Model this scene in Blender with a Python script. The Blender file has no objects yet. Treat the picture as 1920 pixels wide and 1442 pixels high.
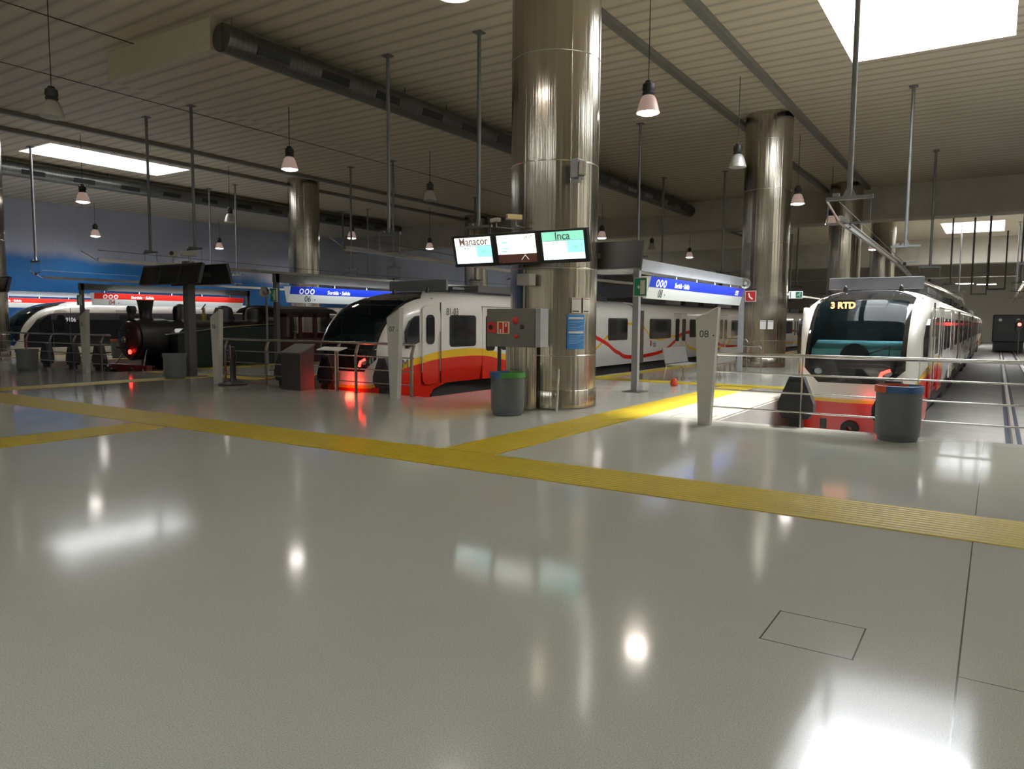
import bpy, bmesh, math, random
from mathutils import Vector, Matrix
from math import pi, sin, cos, radians as R
random.seed(7)
S = bpy.context.scene
COL = S.collection
# ------------------------------------------------------------------ camera
cam_d = bpy.data.cameras.new('camera'); cam = bpy.data.objects.new('camera', cam_d); COL.objects.link(cam)
cam_d.sensor_width = 36.0; cam_d.lens = 1386.55 / 1920 * 36.0; cam_d.clip_end = 400
yaw, pitch, roll = .578378, .0848354, .0071723
fw = Vector((-sin(yaw) * cos(pitch), cos(yaw) * cos(pitch), -sin(pitch)))
r0 = Vector((cos(yaw), sin(yaw), 0)); u0 = r0.cross(fw)
rt = r0 * cos(roll) + u0 * sin(roll); up = rt.cross(fw)
m = Matrix((rt, up, -fw)).transposed().to_4x4(); m.translation = Vector((0, 0, 1.55))
cam.matrix_world = m; S.camera = cam
# ------------------------------------------------------------------ light and exposure
S.view_settings.view_transform = 'Standard'; S.view_settings.look = 'None'
S.view_settings.gamma = 1; S.view_settings.exposure = 0.0
W = bpy.data.worlds.new('daylight'); S.world = W; W.use_nodes = True
W.node_tree.nodes['Background'].inputs[0].default_value = (.93, .965, 1, 1)
W.node_tree.nodes['Background'].inputs[1].default_value = 24.0
sun_d = bpy.data.lights.new('sun', 'SUN'); sun_d.energy = 17.0; sun_d.angle = R(6); sun_d.color = (1, .97, .92)
sun = bpy.data.objects.new('sun', sun_d); COL.objects.link(sun)
sun.rotation_euler = Vector((-.17, -.58, -1)).to_track_quat('-Z', 'Y').to_euler(); sun.location = (0, 20, 30)
LAMP_W = 190.0
S.cycles.max_bounces = 7; S.cycles.diffuse_bounces = 4; S.cycles.glossy_bounces = 4
S.cycles.transmission_bounces = 4; S.cycles.caustics_reflective = False; S.cycles.caustics_refractive = False
S.cycles.sample_clamp_indirect = 6.0; S.cycles.use_denoising = True
# ------------------------------------------------------------------ materials
def nt_new(name):
    ma = bpy.data.materials.new(name); ma.use_nodes = True
    nt = ma.node_tree; b = nt.nodes['Principled BSDF']; return ma, nt, b
class N:
    """tiny node builder"""
    def __init__(s, nt): s.nt = nt
    def n(s, t, **k):
        o = s.nt.nodes.new(t)
        for a, v in k.items(): setattr(o, a, v)
        return o
    def set(s, sock, v):
        if isinstance(v, bpy.types.NodeSocket): s.nt.links.new(v, sock)
        else: sock.default_value = v
    def math(s, op, a, b=0.0, c=None):
        o = s.n('ShaderNodeMath', operation=op); s.set(o.inputs[0], a); s.set(o.inputs[1], b)
        if c is not None: s.set(o.inputs[2], c)
        return o.outputs[0]
    def xyz(s):
        c = s.n('ShaderNodeTexCoord'); x = s.n('ShaderNodeSeparateXYZ'); s.nt.links.new(c.outputs['Object'], x.inputs[0])
        return x.outputs[0], x.outputs[1], x.outputs[2], c.outputs['Object']
    def noise(s, vec, scale, detail=3, sc=None):
        if sc:
            mp = s.n('ShaderNodeMapping'); mp.inputs['Scale'].default_value = sc; s.nt.links.new(vec, mp.inputs[0]); vec = mp.outputs[0]
        o = s.n('ShaderNodeTexNoise'); s.nt.links.new(vec, o.inputs['Vector']); o.inputs['Scale'].default_value = scale; o.inputs['Detail'].default_value = detail
        return o.outputs['Fac']
    def mix(s, f, a, b):
        o = s.n('ShaderNodeMix', data_type='RGBA'); s.set(o.inputs[0], f)
        for i, v in ((6, a), (7, b)): s.set(o.inputs[i], v if isinstance(v, bpy.types.NodeSocket) else (*v, 1) if len(v) == 3 else v)
        return o.outputs[2]
    def ramp(s, f, pts):
        o = s.n('ShaderNodeValToRGB'); e = o.color_ramp.elements
        while len(e) < len(pts): e.new(.5)
        for q, (p, c) in zip(e, pts): q.position = p; q.color = (*c, 1)
        s.nt.links.new(f, o.inputs[0]); return o.outputs[0]
    def curve(s, v, pts, lo, hi):
        # value -> value through listed (x, y) points, x normalised over lo..hi
        x = s.math('DIVIDE', s.math('SUBTRACT', v, lo), hi - lo)
        o = s.n('ShaderNodeFloatCurve'); c = o.mapping.curves[0]
        o.mapping.use_clip = False
        P = [((a - lo) / (hi - lo), b) for a, b in pts]
        c.points[0].location = P[0]; c.points[1].location = P[-1]
        for q in P[1:-1]: c.points.new(*q)
        o.mapping.update(); s.nt.links.new(x, o.inputs[1]); return o.outputs[0]
    def bump(s, h, strength, dist=.01):
        o = s.n('ShaderNodeBump'); o.inputs['Strength'].default_value = strength; o.inputs['Distance'].default_value = dist
        s.nt.links.new(h, o.inputs['Height']); return o.outputs[0]
MATS = {}
def mat(name, col, rough=.5, metal=0.0, var=.12, emit=0, spec=None, coat=0, alpha=None, scale=6):
    if name in MATS: return MATS[name]
    ma, nt, b = nt_new(name); k = N(nt); x, y, z, o = k.xyz()
    f = k.noise(o, scale, 4)
    c = k.mix(f, tuple(v * (1 - var) for v in col), tuple(min(1, v * (1 + var)) for v in col))
    nt.links.new(c, b.inputs['Base Color'])
    b.inputs['Roughness'].default_value = rough; b.inputs['Metallic'].default_value = metal
    if spec is not None: b.inputs['Specular IOR Level'].default_value = spec
    if coat: b.inputs['Coat Weight'].default_value = coat; b.inputs['Coat Roughness'].default_value = .05
    if emit: b.inputs['Emission Color'].default_value = (*col, 1); b.inputs['Emission Strength'].default_value = emit
    if alpha is not None: b.inputs['Alpha'].default_value = alpha
    MATS[name] = ma; return ma
def glass(name, col, alpha):
    # tinted glazing: mostly see-through sheet with a clear mirror-like surface
    if name in MATS: return MATS[name]
    ma, nt, b = nt_new(name); k = N(nt)
    b.inputs['Base Color'].default_value = (*col, 1); b.inputs['Roughness'].default_value = .03; b.inputs['IOR'].default_value = 1.5
    tr = k.n('ShaderNodeBsdfTransparent'); tr.inputs[0].default_value = (.75, .85, .88, 1)
    fr = k.n('ShaderNodeLayerWeight'); fr.inputs[0].default_value = .25
    f = k.math('ADD', k.math('MULTIPLY', fr.outputs['Fresnel'], 1 - alpha), alpha)
    mx = k.n('ShaderNodeMixShader'); nt.links.new(f, mx.inputs[0]); nt.links.new(tr.outputs[0], mx.inputs[1]); nt.links.new(b.outputs[0], mx.inputs[2])
    nt.links.new(mx.outputs[0], nt.nodes['Material Output'].inputs[0]); MATS[name] = ma; return ma
# terrazzo floor
def floor_mat():
    ma, nt, b = nt_new('terrazzo'); k = N(nt); x, y, z, o = k.xyz()
    sp = k.noise(o, 160, 2); big = k.noise(o, .35, 4); st = k.noise(o, 2.2, 5)
    c = k.ramp(sp, [(.3, (.37, .37, .32)), (.52, (.52, .52, .46)), (.75, (.62, .62, .56))])
    c = k.mix(k.math('MULTIPLY', st, .35), c, (.40, .39, .35))
    def line(v, at, w): return k.math('LESS_THAN', k.math('ABSOLUTE', k.math('SUBTRACT', v, at)), w)
    right = k.math('GREATER_THAN', x, -.065)
    # movement joints in the floor and the outline of the inspection hatch
    l = k.math('MAXIMUM', line(x, -.065, .004), k.math('MULTIPLY', line(y, 3.72, .003), right))
    inx = k.math('LESS_THAN', k.math('ABSOLUTE', k.math('SUBTRACT', x, -.69)), .215)
    iny = k.math('LESS_THAN', k.math('ABSOLUTE', k.math('SUBTRACT', y, 3.845)), .215)
    e1 = k.math('MULTIPLY', k.math('MAXIMUM', line(x, -.90, .004), line(x, -.48, .004)), iny)
    e2 = k.math('MULTIPLY', k.math('MAXIMUM', line(y, 3.635, .004), line(y, 4.055, .004)), inx)
    l = k.math('MAXIMUM', l, k.math('MAXIMUM', e1, e2))
    inx = k.math('LESS_THAN', k.math('ABSOLUTE', k.math('SUBTRACT', x, -4.15)), .3)
    iny = k.math('LESS_THAN', k.math('ABSOLUTE', k.math('SUBTRACT', y, 11.9)), .3)
    e1 = k.math('MULTIPLY', k.math('MAXIMUM', line(x, -4.45, .006), line(x, -3.85, .006)), iny)
    e2 = k.math('MULTIPLY', k.math('MAXIMUM', line(y, 11.6, .006), line(y, 12.2, .006)), inx)
    l = k.math('MAXIMUM', l, k.math('MAXIMUM', e1, e2))
    for q in (-12.2, -24.3, -36.4): l = k.math('MAXIMUM', l, line(x, q, .004))
    l = k.math('MAXIMUM', l, line(y, 11.25, .004))
    c = k.mix(l, c, (.10, .09, .08))
    nt.links.new(c, b.inputs['Base Color'])
    r = k.math('ADD', k.math('MULTIPLY', big, .11), .045); nt.links.new(r, b.inputs['Roughness'])
    nt.links.new(k.bump(k.noise(o, 1.3, 2), .05, .02), b.inputs['Normal'])
    b.inputs['Specular IOR Level'].default_value = .5
    return ma
def tactile_mat():
    # yellow guidance paving, ribs run along the strip's long side (object x)
    ma, nt, b = nt_new('yellow_tactile'); k = N(nt); x, y, z, o = k.xyz()
    w = k.math('SINE', k.math('MULTIPLY', y, 2 * pi / .075))
    rib = k.math('GREATER_THAN', w, .1)
    f = k.noise(o, 1.5, 5); c = k.mix(f, (.38, .28, .008), (.54, .41, .012)); c = k.mix(k.math('MULTIPLY', rib, .45), c, (.28, .18, .01))
    nt.links.new(c, b.inputs['Base Color']); b.inputs['Roughness'].default_value = .4; b.inputs['Specular IOR Level'].default_value = .15
    nt.links.new(k.bump(w, .6, .006), b.inputs['Normal']); return ma
def ceil_mat(name='ribbed_panel', base=(.74, .65, .50)):
    ma, nt, b = nt_new(name); k = N(nt); x, y, z, o = k.xyz()
    t = k.math('FRACT', k.math('DIVIDE', y, .55))
    wob = k.math('MULTIPLY', k.math('SUBTRACT', k.noise(o, 1.2, 3, (.3, 3, 1)), .5), .22)
    g = k.math('POWER', k.math('SUBTRACT', 1.0, k.math('ABSOLUTE', k.math('SUBTRACT', k.math('MULTIPLY', k.math('ADD', t, wob), 2), 1.0))), 3)
    t2 = k.math('LESS_THAN', k.math('FRACT', k.math('DIVIDE', y, .275)), .05)
    f = k.noise(o, .25, 4); c = k.mix(f, base, tuple(v * .82 for v in base))
    c = k.mix(k.math('MULTIPLY', g, .62), c, (.16, .14, .105)); c = k.mix(k.math('MULTIPLY', t2, .25), c, (.1, .09, .07))
    c = k.mix(k.math('MULTIPLY', k.noise(o, 1.0, 3, (.2, 8, 1)), .25), c, tuple(v * .6 for v in base))
    nt.links.new(c, b.inputs['Base Color']); b.inputs['Roughness'].default_value = .5
    nt.links.new(k.bump(k.math('SMOOTH_MIN', k.math('PINGPONG', t, .5), .12, .05), .6, .05), b.inputs['Normal']); return ma
def steel_mat():
    ma, nt, b = nt_new('column_steel'); k = N(nt); x, y, z, o = k.xyz()
    a = k.math('ARCTAN2', y, x)
    v = k.n('ShaderNodeCombineXYZ'); nt.links.new(k.math('MULTIPLY', a, 9), v.inputs[0]); nt.links.new(k.math('MULTIPLY', z, .08), v.inputs[1])
    s1 = k.noise(v.outputs[0], 1.0, 5); s2 = k.noise(o, 3, 4, (1, 1, .2))
    c = k.mix(s1, (.34, .31, .26), (.62, .58, .50)); nt.links.new(c, b.inputs['Base Color']); b.inputs['Metallic'].default_value = 1
    nt.links.new(k.math('ADD', k.math('MULTIPLY', s2, .12), .12), b.inputs['Roughness'])
    b.inputs['Anisotropic'].default_value = .35
    nt.links.new(k.bump(s1, .5, .05), b.inputs['Normal']); return ma
def mural_mat():
    ma, nt, b = nt_new('painted_blue_wall'); k = N(nt); x, y, z, o = k.xyz()
    edge = k.math('ADD', k.math('MULTIPLY', k.noise(o, .35, 5), 1.2), k.math('ADD', k.math('MULTIPLY', y, -.042), 5.35))
    f = k.math('SMOOTHSTEP', k.math('SUBTRACT', z, edge), -.5, .35) if False else None
    d = k.n('ShaderNodeMapRange', interpolation_type='SMOOTHSTEP'); nt.links.new(k.math('SUBTRACT', z, edge), d.inputs[0])
    d.inputs[1].default_value = -.35; d.inputs[2].default_value = .45
    blue = k.mix(k.noise(o, .8, 4), (.010, .11, .38), (.02, .19, .52)); grey = k.mix(k.noise(o, .5, 4), (.42, .47, .66), (.56, .60, .74))
    c = k.mix(d.outputs[0], blue, grey)
    l = k.math('LESS_THAN', k.math('FRACT', k.math('DIVIDE', y, 1.2)), .012); c = k.mix(k.math('MULTIPLY', l, .3), c, (.1, .12, .16))
    nt.links.new(c, b.inputs['Base Color']); b.inputs['Roughness'].default_value = .45; return ma
def concrete(name, base, rough=.8):
    ma, nt, b = nt_new(name); k = N(nt); x, y, z, o = k.xyz()
    f = k.noise(o, 1.2, 6); g = k.noise(o, 14, 4)
    c = k.mix(f, tuple(v * .6 for v in base), base); c = k.mix(k.math('MULTIPLY', g, .3), c, tuple(v * .4 for v in base))
    nt.links.new(c, b.inputs['Base Color']); b.inputs['Roughness'].default_value = rough
    nt.links.new(k.bump(g, .3, .01), b.inputs['Normal']); return ma
def duct_mat():
    ma, nt, b = nt_new('spiral_duct'); k = N(nt); x, y, z, o = k.xyz()
    t = k.math('FRACT', k.math('DIVIDE', k.math('ADD', y, k.math('MULTIPLY', x, .15)), .14)); g = k.math('LESS_THAN', t, .12)
    c = k.mix(k.noise(o, 2, 3), (.09, .09, .085), (.19, .19, .175)); c = k.mix(g, c, (.09, .09, .09))
    nt.links.new(c, b.inputs['Base Color']); b.inputs['Metallic'].default_value = .8; b.inputs['Roughness'].default_value = .38
    nt.links.new(k.bump(g, .5, .01), b.inputs['Normal']); return ma
WHITE = (.74, .72, .67)
def livery(name, front=True):
    """white body, yellow over red sweep at the cab, crossing ribbons further back (object y = length, z = height, x = width)"""
    ma, nt, b = nt_new(name); k = N(nt); x, y, z, o = k.xyz()
    if front:
        x2 = k.math('MULTIPLY', x, x)
        r1 = k.curve(y, [(-.1, -.02), (.25, .12), (.6, .36), (1.2, .50), (2.4, .62), (3.3, .63), (4.5, .50), (6, .18), (7.2, -.2), (9, -.6), (20, -.6)], -.1, 20)
        r1 = k.math('ADD', r1, k.math('MULTIPLY', x2, .03))
        wy = k.curve(y, [(-.1, .06), (.4, .10), (1.2, .16), (3, .19), (5, .16), (7.5, .12), (20, .1)], -.1, 20)
        red = k.math('LESS_THAN', z, r1); yel = k.math('LESS_THAN', z, k.math('ADD', r1, wy))
    else:
        red = k.math('LESS_THAN', z, -2); yel = red
    # ribbons
    far = k.math('GREATER_THAN', y, 9.2)
    if front:
        zr = k.curve(y, [(0, 2.5), (9, 1.3), (11, .85), (12.2, .45), (13.6, .27), (15, .30), (17.5, .75), (19.6, 1.15), (22, .9), (25, .4), (30, .3), (34, .9), (38, 1.1), (44, .4), (50, .3), (60, 1)], 0, 60)
        zy = k.curve(y, [(0, -.6), (9, .2), (10.2, .62), (11.6, 1.2), (13, 1.5), (14.4, 1.35), (16, .9), (17.5, 1.0), (19, .6), (22, .3), (26, 1), (30, 1.3), (34, .5), (40, .3), (60, 1)], 0, 60)
        rr = k.math('MULTIPLY', k.math('LESS_THAN', k.math('ABSOLUTE', k.math('SUBTRACT', z, zr)), .07), far)
        yy = k.math('MULTIPLY', k.math('LESS_THAN', k.math('ABSOLUTE', k.math('SUBTRACT', z, zy)), .045), far)
        red = k.math('MAXIMUM', red, rr); yel = k.math('MAXIMUM', yel, yy)
    c = k.mix(k.noise(o, 1.5, 3), tuple(v * .93 for v in WHITE), WHITE)
    c = k.mix(yel, c, (.75, .45, .02)); c = k.mix(red, c, (.62, .02, .01))
    nt.links.new(c, b.inputs['Base Color']); b.inputs['Roughness'].default_value = .22; b.inputs['Coat Weight'].default_value = .3; b.inputs['Coat Roughness'].default_value = .08
    return ma
def livery_band(name):
    ma, nt, b = nt_new(name); k = N(nt); x, y, z, o = k.xyz()
    fr = k.curve(y, [(0, .45), (.45, 1.15), (.9, 1.62), (1.6, 1.78), (3, 1.80), (60, 1.80)], 0, 60)
    band = k.math('MULTIPLY', k.math('LESS_THAN', z, fr), k.math('GREATER_THAN', z, .32))
    band = k.math('MULTIPLY', band, k.math('GREATER_THAN', y, .22))
    top = k.math('GREATER_THAN', z, 1.5); c = k.mix(top, (.012, .014, .02), (.07, .07, .085))
    yl = k.math('MULTIPLY', k.math('LESS_THAN', z, .12), k.math('GREATER_THAN', y, 60))
    c = k.mix(band, WHITE, c); nt.links.new(c, b.inputs['Base Color']); b.inputs['Roughness'].default_value = .2; return ma

M = dict(
 floor=floor_mat(), tact=tactile_mat(), ceil=ceil_mat(), steel=steel_mat(), mural=mural_mat(), duct=duct_mat(),
 box=mat('bulkhead_paint', (.62, .57, .42), .6), conc=concrete('pit_concrete', (.34, .32, .29)), pitwall=concrete('pit_wall_plaster', (.55, .54, .52), .5),
 beam=concrete('downstand_beam_paint', (.66, .61, .52), .7), ply=mat('beige_wall_panel', (.50, .46, .40), .6), redbed=concrete('red_track_bed', (.20, .05, .04)),
 ceilbeam=mat('ceiling_beam_grey', (.22, .21, .19), .45, .3), seam=mat('ceiling_joint', (.06, .055, .05), .8),
 sw=mat('skylight_white', (.85, .86, .86), .7), stl=mat('stainless', (.62, .61, .58), .22, 1.0), galv=mat('galvanised', (.20, .20, .20), .45, .5),
 dgalv=mat('grey_post_and_shade_tone', (.11, .105, .10), .5, .3), black=mat('black_plastic', (.012, .012, .013), .35), rubber=mat('black_rubber', (.02, .02, .021), .6),  # dgalv: dark grey metal, also the shaded tone of two gantries
 bell=mat('lamp_aluminium', (.62, .60, .57), .4, .3), house=mat('lamp_housing', (.03, .028, .027), .5), lit=mat('lamp_lit', (1, .93, .88), .5, emit=26, var=0), bell_lit=mat('lamp_bell_translucent', (.60, .42, .36), .4, emit=.35, var=.05), unlit=mat('lamp_unlit', (.5, .49, .46), .3),
 cable=mat('dark_cable', (.05, .045, .04), .6), bin=mat('bin_grey', (.11, .12, .12), .55), blue=mat('bin_blue_rim', (.03, .10, .25), .45), green=mat('bin_green_rim', (.05, .22, .04), .45), redrim=mat('bin_red_rim', (.5, .06, .02), .45),
 sign=mat('sign_panel_grey', (.50, .49, .45), .5), txt=mat('sign_lettering', (.03, .03, .035), .5), cab=mat('cabinet_paint', (.13, .125, .11), .5), wtxt=mat('white_lettering', (.85, .86, .88), .5, emit=.5, var=0),
 red=mat('red_enamel', (.45, .02, .015), .35), cream=mat('cream_sticker', (.72, .60, .33), .5), gr=mat('exit_green', (.01, .16, .09), .5, emit=.12, var=0), alu=mat('beam_aluminium', (.36, .37, .39), .45, .4),
 signblue=mat('lightbox_blue', (.02, .05, .55), .25, emit=.25, var=0), signwhite=mat('lightbox_white', (.62, .66, .64), .25, emit=.28, var=0), signred=mat('lightbox_red', (.65, .03, .02), .25, emit=.3, var=0),
 win=mat('train_window', (.015, .016, .018), .08, spec=.6, coat=.4), mask=mat('cab_black_gloss', (.010, .011, .013), .07, coat=.8), under=mat('underframe_black', (.018, .017, .016), .7),
 gang=mat('gangway_brown', (.10, .07, .055), .6), tail=mat('tail_light', (1, .03, .02), .3, emit=9, var=0), dim=mat('lamp_glass_grey', (.25, .3, .33), .1, emit=.0), dash=mat('dash_teal', (.28, .72, .78), .5), dark=mat('cab_interior', (.03, .035, .04), .7),
 amber=mat('amber_led', (1, .35, .1), .4, emit=5, var=0), white=mat('train_white', WHITE, .25, coat=.3), grille=mat('roof_box_grey', (.16, .17, .19), .5, .4), locob=mat('loco_black', (.014, .014, .014), .38), locog=mat('loco_green_black', (.016, .026, .02), .35), locor=mat('loco_dark_red', (.16, .012, .01), .45), brass=mat('loco_brass', (.35, .25, .1), .3, .9), maroon=mat('cab_maroon', (.045, .012, .010), .4),
 wglass=glass('windscreen_glass', (.02, .04, .05), .12), s_a=mat('screen_white', (.80, 1, 1), .3, emit=1.15, var=0), s_w=mat('screen_warm_white', (1, .98, .92), .3, emit=1.25, var=0), s_g=mat('screen_green', (.30, .85, .62), .3, emit=.85, var=0), s_c=mat('screen_cyan', (.40, .90, .95), .3, emit=.9, var=0), s_t=mat('screen_text', (.18, .25, .24), .4, var=0), s_b=mat('screen_brown', (.10, .04, .03), .2, emit=.3, var=0), s_o=mat('screen_orange_text', (.30, .20, .16), .4, emit=.3, var=0), s_l=mat('screen_pale_green', (.70, .95, .80), .3, emit=.9, var=0), soff=mat('screen_off', (.012, .010, .009), .12),
 poster=mat('poster_blue', (.04, .22, .60), .4), pw=mat('poster_white', (.75, .75, .73), .5), pm=mat('poster_light_blue', (.3, .55, .8), .5), cc=mat('camera_casing', (.42, .40, .36), .45), railhead=mat('rail_steel', (.42, .41, .40), .3, .9), railpad=mat('rail_rubber_strip', (.04, .04, .06), .7), siglit=mat('signal_red', (1, .05, .04), .3, emit=14, var=0), striplit=mat('strip_light', (1, .98, .9), .3, emit=14, var=0), seat=mat('bench_mesh', (.45, .44, .42), .35, .8), plinth=mat('pedestal_black', (.035, .03, .03), .4),
)
# ------------------------------------------------------------------ mesh helpers
class MB:
    def __init__(s): s.b = bmesh.new()
    def box(s, x0, x1, y0, y1, z0, z1, rot=None, bev=0):
        r = bmesh.ops.create_cube(s.b, size=1); v = r['verts']
        bmesh.ops.scale(s.b, verts=v, vec=(abs(x1 - x0), abs(y1 - y0), abs(z1 - z0)))
        if rot is not None: bmesh.ops.rotate(s.b, verts=v, cent=(0, 0, 0), matrix=rot)
        bmesh.ops.translate(s.b, verts=v, vec=((x0 + x1) / 2, (y0 + y1) / 2, (z0 + z1) / 2))
        if bev:
            es = list({e for q in v for e in q.link_edges}); bmesh.ops.bevel(s.b, geom=es, offset=bev, segments=2, affect='EDGES', profile=.5)
        return s
    def tube(s, p0, p1, r, r2=None, n=12):
        p0, p1 = Vector(p0), Vector(p1); d = p1 - p0
        o = bmesh.ops.create_cone(s.b, cap_ends=True, segments=n, radius1=r, radius2=r if r2 is None else r2, depth=d.length)
        q = d.to_track_quat('Z', 'Y').to_matrix(); v = o['verts']
        bmesh.ops.rotate(s.b, verts=v, cent=(0, 0, 0), matrix=q); bmesh.ops.translate(s.b, verts=v, vec=(p0 + p1) / 2); return s
    def path(s, pts, r, n=10):
        for a, b in zip(pts, pts[1:]): s.tube(a, b, r, n=n)
        for p in pts[1:-1]:
            o = bmesh.ops.create_uvsphere(s.b, u_segments=n, v_segments=6, radius=r * 1.02); bmesh.ops.translate(s.b, verts=o['verts'], vec=p)
        return s
    def lathe(s, prof, n=28, c=(0, 0, 0), axis='Z', cap=False):
        rings = []
        for r, z in prof:
            ring = []
            for i in range(n):
                a = 2 * pi * i / n
                p = (r * cos(a), r * sin(a), z) if axis == 'Z' else (r * cos(a), z, r * sin(a))
                ring.append(s.b.verts.new(Vector(p) + Vector(c)))
            rings.append(ring)
        for A, B in zip(rings, rings[1:]):
            for i in range(n): s.b.faces.new((A[i], A[(i + 1) % n], B[(i + 1) % n], B[i]))
        if cap: s.b.faces.new(rings[-1]); s.b.faces.new(rings[0][::-1])
        return s
    def prism(s, pts, axis, a, b):
        # outline pts in the two other axes, extruded along axis from a to b
        def P(u, v, w): return {'x': (w, u, v), 'y': (u, w, v), 'z': (u, v, w)}[axis]
        A = [s.b.verts.new(P(u, v, a)) for u, v in pts]; B = [s.b.verts.new(P(u, v, b)) for u, v in pts]; n = len(pts)
        s.b.faces.new(A); s.b.faces.new(B[::-1])
        for i in range(n): s.b.faces.new((A[i], A[(i + 1) % n], B[(i + 1) % n], B[i]))
        return s
    def quad(s, *p): s.b.faces.new([s.b.verts.new(q) for q in p]); return s
    def sphere(s, c, r, sc=(1, 1, 1), n=14):
        o = bmesh.ops.create_uvsphere(s.b, u_segments=n, v_segments=max(6, n // 2), radius=r)
        bmesh.ops.scale(s.b, verts=o['verts'], vec=sc); bmesh.ops.translate(s.b, verts=o['verts'], vec=c); return s
    def build(s, name, ma, parent=None, loc=None, smooth=False, recalc=True):
        if recalc: bmesh.ops.recalc_face_normals(s.b, faces=s.b.faces)
        me = bpy.data.meshes.new(name); s.b.to_mesh(me); s.b.free()
        me.materials.append(ma)
        if smooth:
            for p in me.polygons: p.use_smooth = True
            me.set_sharp_from_angle(angle=R(38))
        o = bpy.data.objects.new(name, me); COL.objects.link(o)
        if parent: o.parent = parent
        if loc: o.location = loc
        return o
def thing(name, label, cat, loc=(0, 0, 0), rz=0, group=None):
    o = bpy.data.objects.new(name, None); COL.objects.link(o); o.empty_display_size = .2
    o.location = loc; o.rotation_euler = (0, 0, rz); return tag(o, label, cat, group)
def tag(o, label, cat, group=None, kind=None):
    o['label'] = label; o['category'] = cat
    if group: o['group'] = group
    if kind: o['kind'] = kind
    return o
def struct(mb, name, ma, **k):
    o = mb.build(name, ma, **k); o['kind'] = 'structure'; return o
def dup(root, loc, label=None, group=None, rz=None):
    r = root.copy(); COL.objects.link(r); r.location = loc
    if rz is not None: r.rotation_euler = (0, 0, rz)
    if label: r['label'] = label
    if group: r['group'] = group
    for ch in list(root.children):
        c = ch.copy(); COL.objects.link(c); c.parent = r
        for g in list(ch.children):
            d = g.copy(); COL.objects.link(d); d.parent = c
    return r
def text(s, size, ma, parent, loc, rot=(R(90), 0, 0), name='lettering', depth=.001, align='CENTER', bold=0.0, sx=1.0):
    cu = bpy.data.curves.new('t', 'FONT'); cu.body = s; cu.size = size; cu.align_x = align; cu.align_y = 'CENTER'; cu.extrude = depth; cu.offset = bold
    t = bpy.data.objects.new('t', cu); COL.objects.link(t)
    bpy.context.view_layer.update(); dg = bpy.context.evaluated_depsgraph_get()
    me = bpy.data.meshes.new_from_object(t.evaluated_get(dg)); bpy.data.objects.remove(t); bpy.data.curves.remove(cu)
    me.materials.clear(); me.materials.append(ma)
    o = bpy.data.objects.new(name, me); COL.objects.link(o); o.parent = parent; o.location = loc; o.rotation_euler = rot; o.scale = (sx, 1, 1); return o
def rrect(x0, x1, z0, z1, r, n=4, top=None):
    p = []
    for cx, cz, a in ((x1 - r, z1 - r, 0), (x0 + r, z1 - r, 90), (x0 + r, z0 + r, 180), (x1 - r, z0 + r, 270)):
        for i in range(n + 1): t = R(a + 90 * i / n); p.append((cx + r * cos(t), cz + r * sin(t)))
    return p
# ------------------------------------------------------------------ hall shell
ZC = 8.84; ZB = 8.08; XL = -45.3; XR = 9.0; YB = -14.0; YF = 132.0; EDGE = 11.62
pits = [(-39.2, -33.4), (-28.1, -21.4), (-15.75, -9.65), (-3.72, 2.75)]
xs = [XL] + [v for p in pits for v in p] + [XR]
mb = MB(); mb.box(XL, XR, YB, EDGE, -.35, 0)
for i in range(0, len(xs), 2): mb.box(xs[i], xs[i + 1], EDGE, YF, -1.2, 0)
struct(mb, 'floor', M['floor'])
mb = MB()
for i, p in enumerate(pits): mb.box(p[0], p[1], EDGE - .3, YF, -1.3, -1.06)
struct(mb, 'floor_track_bed', M['conc'])
mb = MB()
for p in pits:
    mb.box(p[0] - .004, p[1] + .004, EDGE - .01, EDGE + .012, -1.06, -.02)
    mb.box(p[0] - .01, p[0] + .012, EDGE + .01, YF, -1.06, -.03); mb.box(p[1] - .012, p[1] + .01, EDGE + .01, YF, -1.06, -.03)
struct(mb, 'trim_pit_lining', M['pitwall'])
mb = MB(); mb.box(-27.9, -21.6, 11.75, 24, -1.06, -.62); struct(mb, 'trim_red_track_bed', M['redbed'])
# ceiling with skylight openings, including added ones behind the camera
holes = [(-3.77, .02, 16.6, 23.1), (-36.3, -33.5, 15.9, 22.3), (-3.8, .1, 62.5, 69.5), (-3.8, .1, 108, 115), (-36.3, -33.5, 62, 69),
         (3.9, 7.8, 62.5, 69.5), (-15.4, -12.2, -9.6, -5), (-3.7, -.3, -9.6, -5), (-27.2, -25, -9, -6), (3.9, 7.8, 16.6, 23.1)]  # unseen openings behind the camera are added to light the foreground floor
def sheet(x0, x1, y0, y1, z, hs, mb):
    X = sorted({x0, x1} | {v for h in hs for v in h[:2]}); Y = sorted({y0, y1} | {v for h in hs for v in h[2:]})
    for a, b in zip(X, X[1:]):
        for c, d in zip(Y, Y[1:]):
            if any(h[0] <= (a + b) / 2 <= h[1] and h[2] <= (c + d) / 2 <= h[3] for h in hs): continue
            mb.quad((a, c, z), (a, d, z), (b, d, z), (b, c, z))
mb = MB(); sheet(XL, XR, YB, YF, ZC, holes, mb); mb.build('ceiling', M['ceil'], recalc=False)['kind'] = 'structure'
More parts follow.
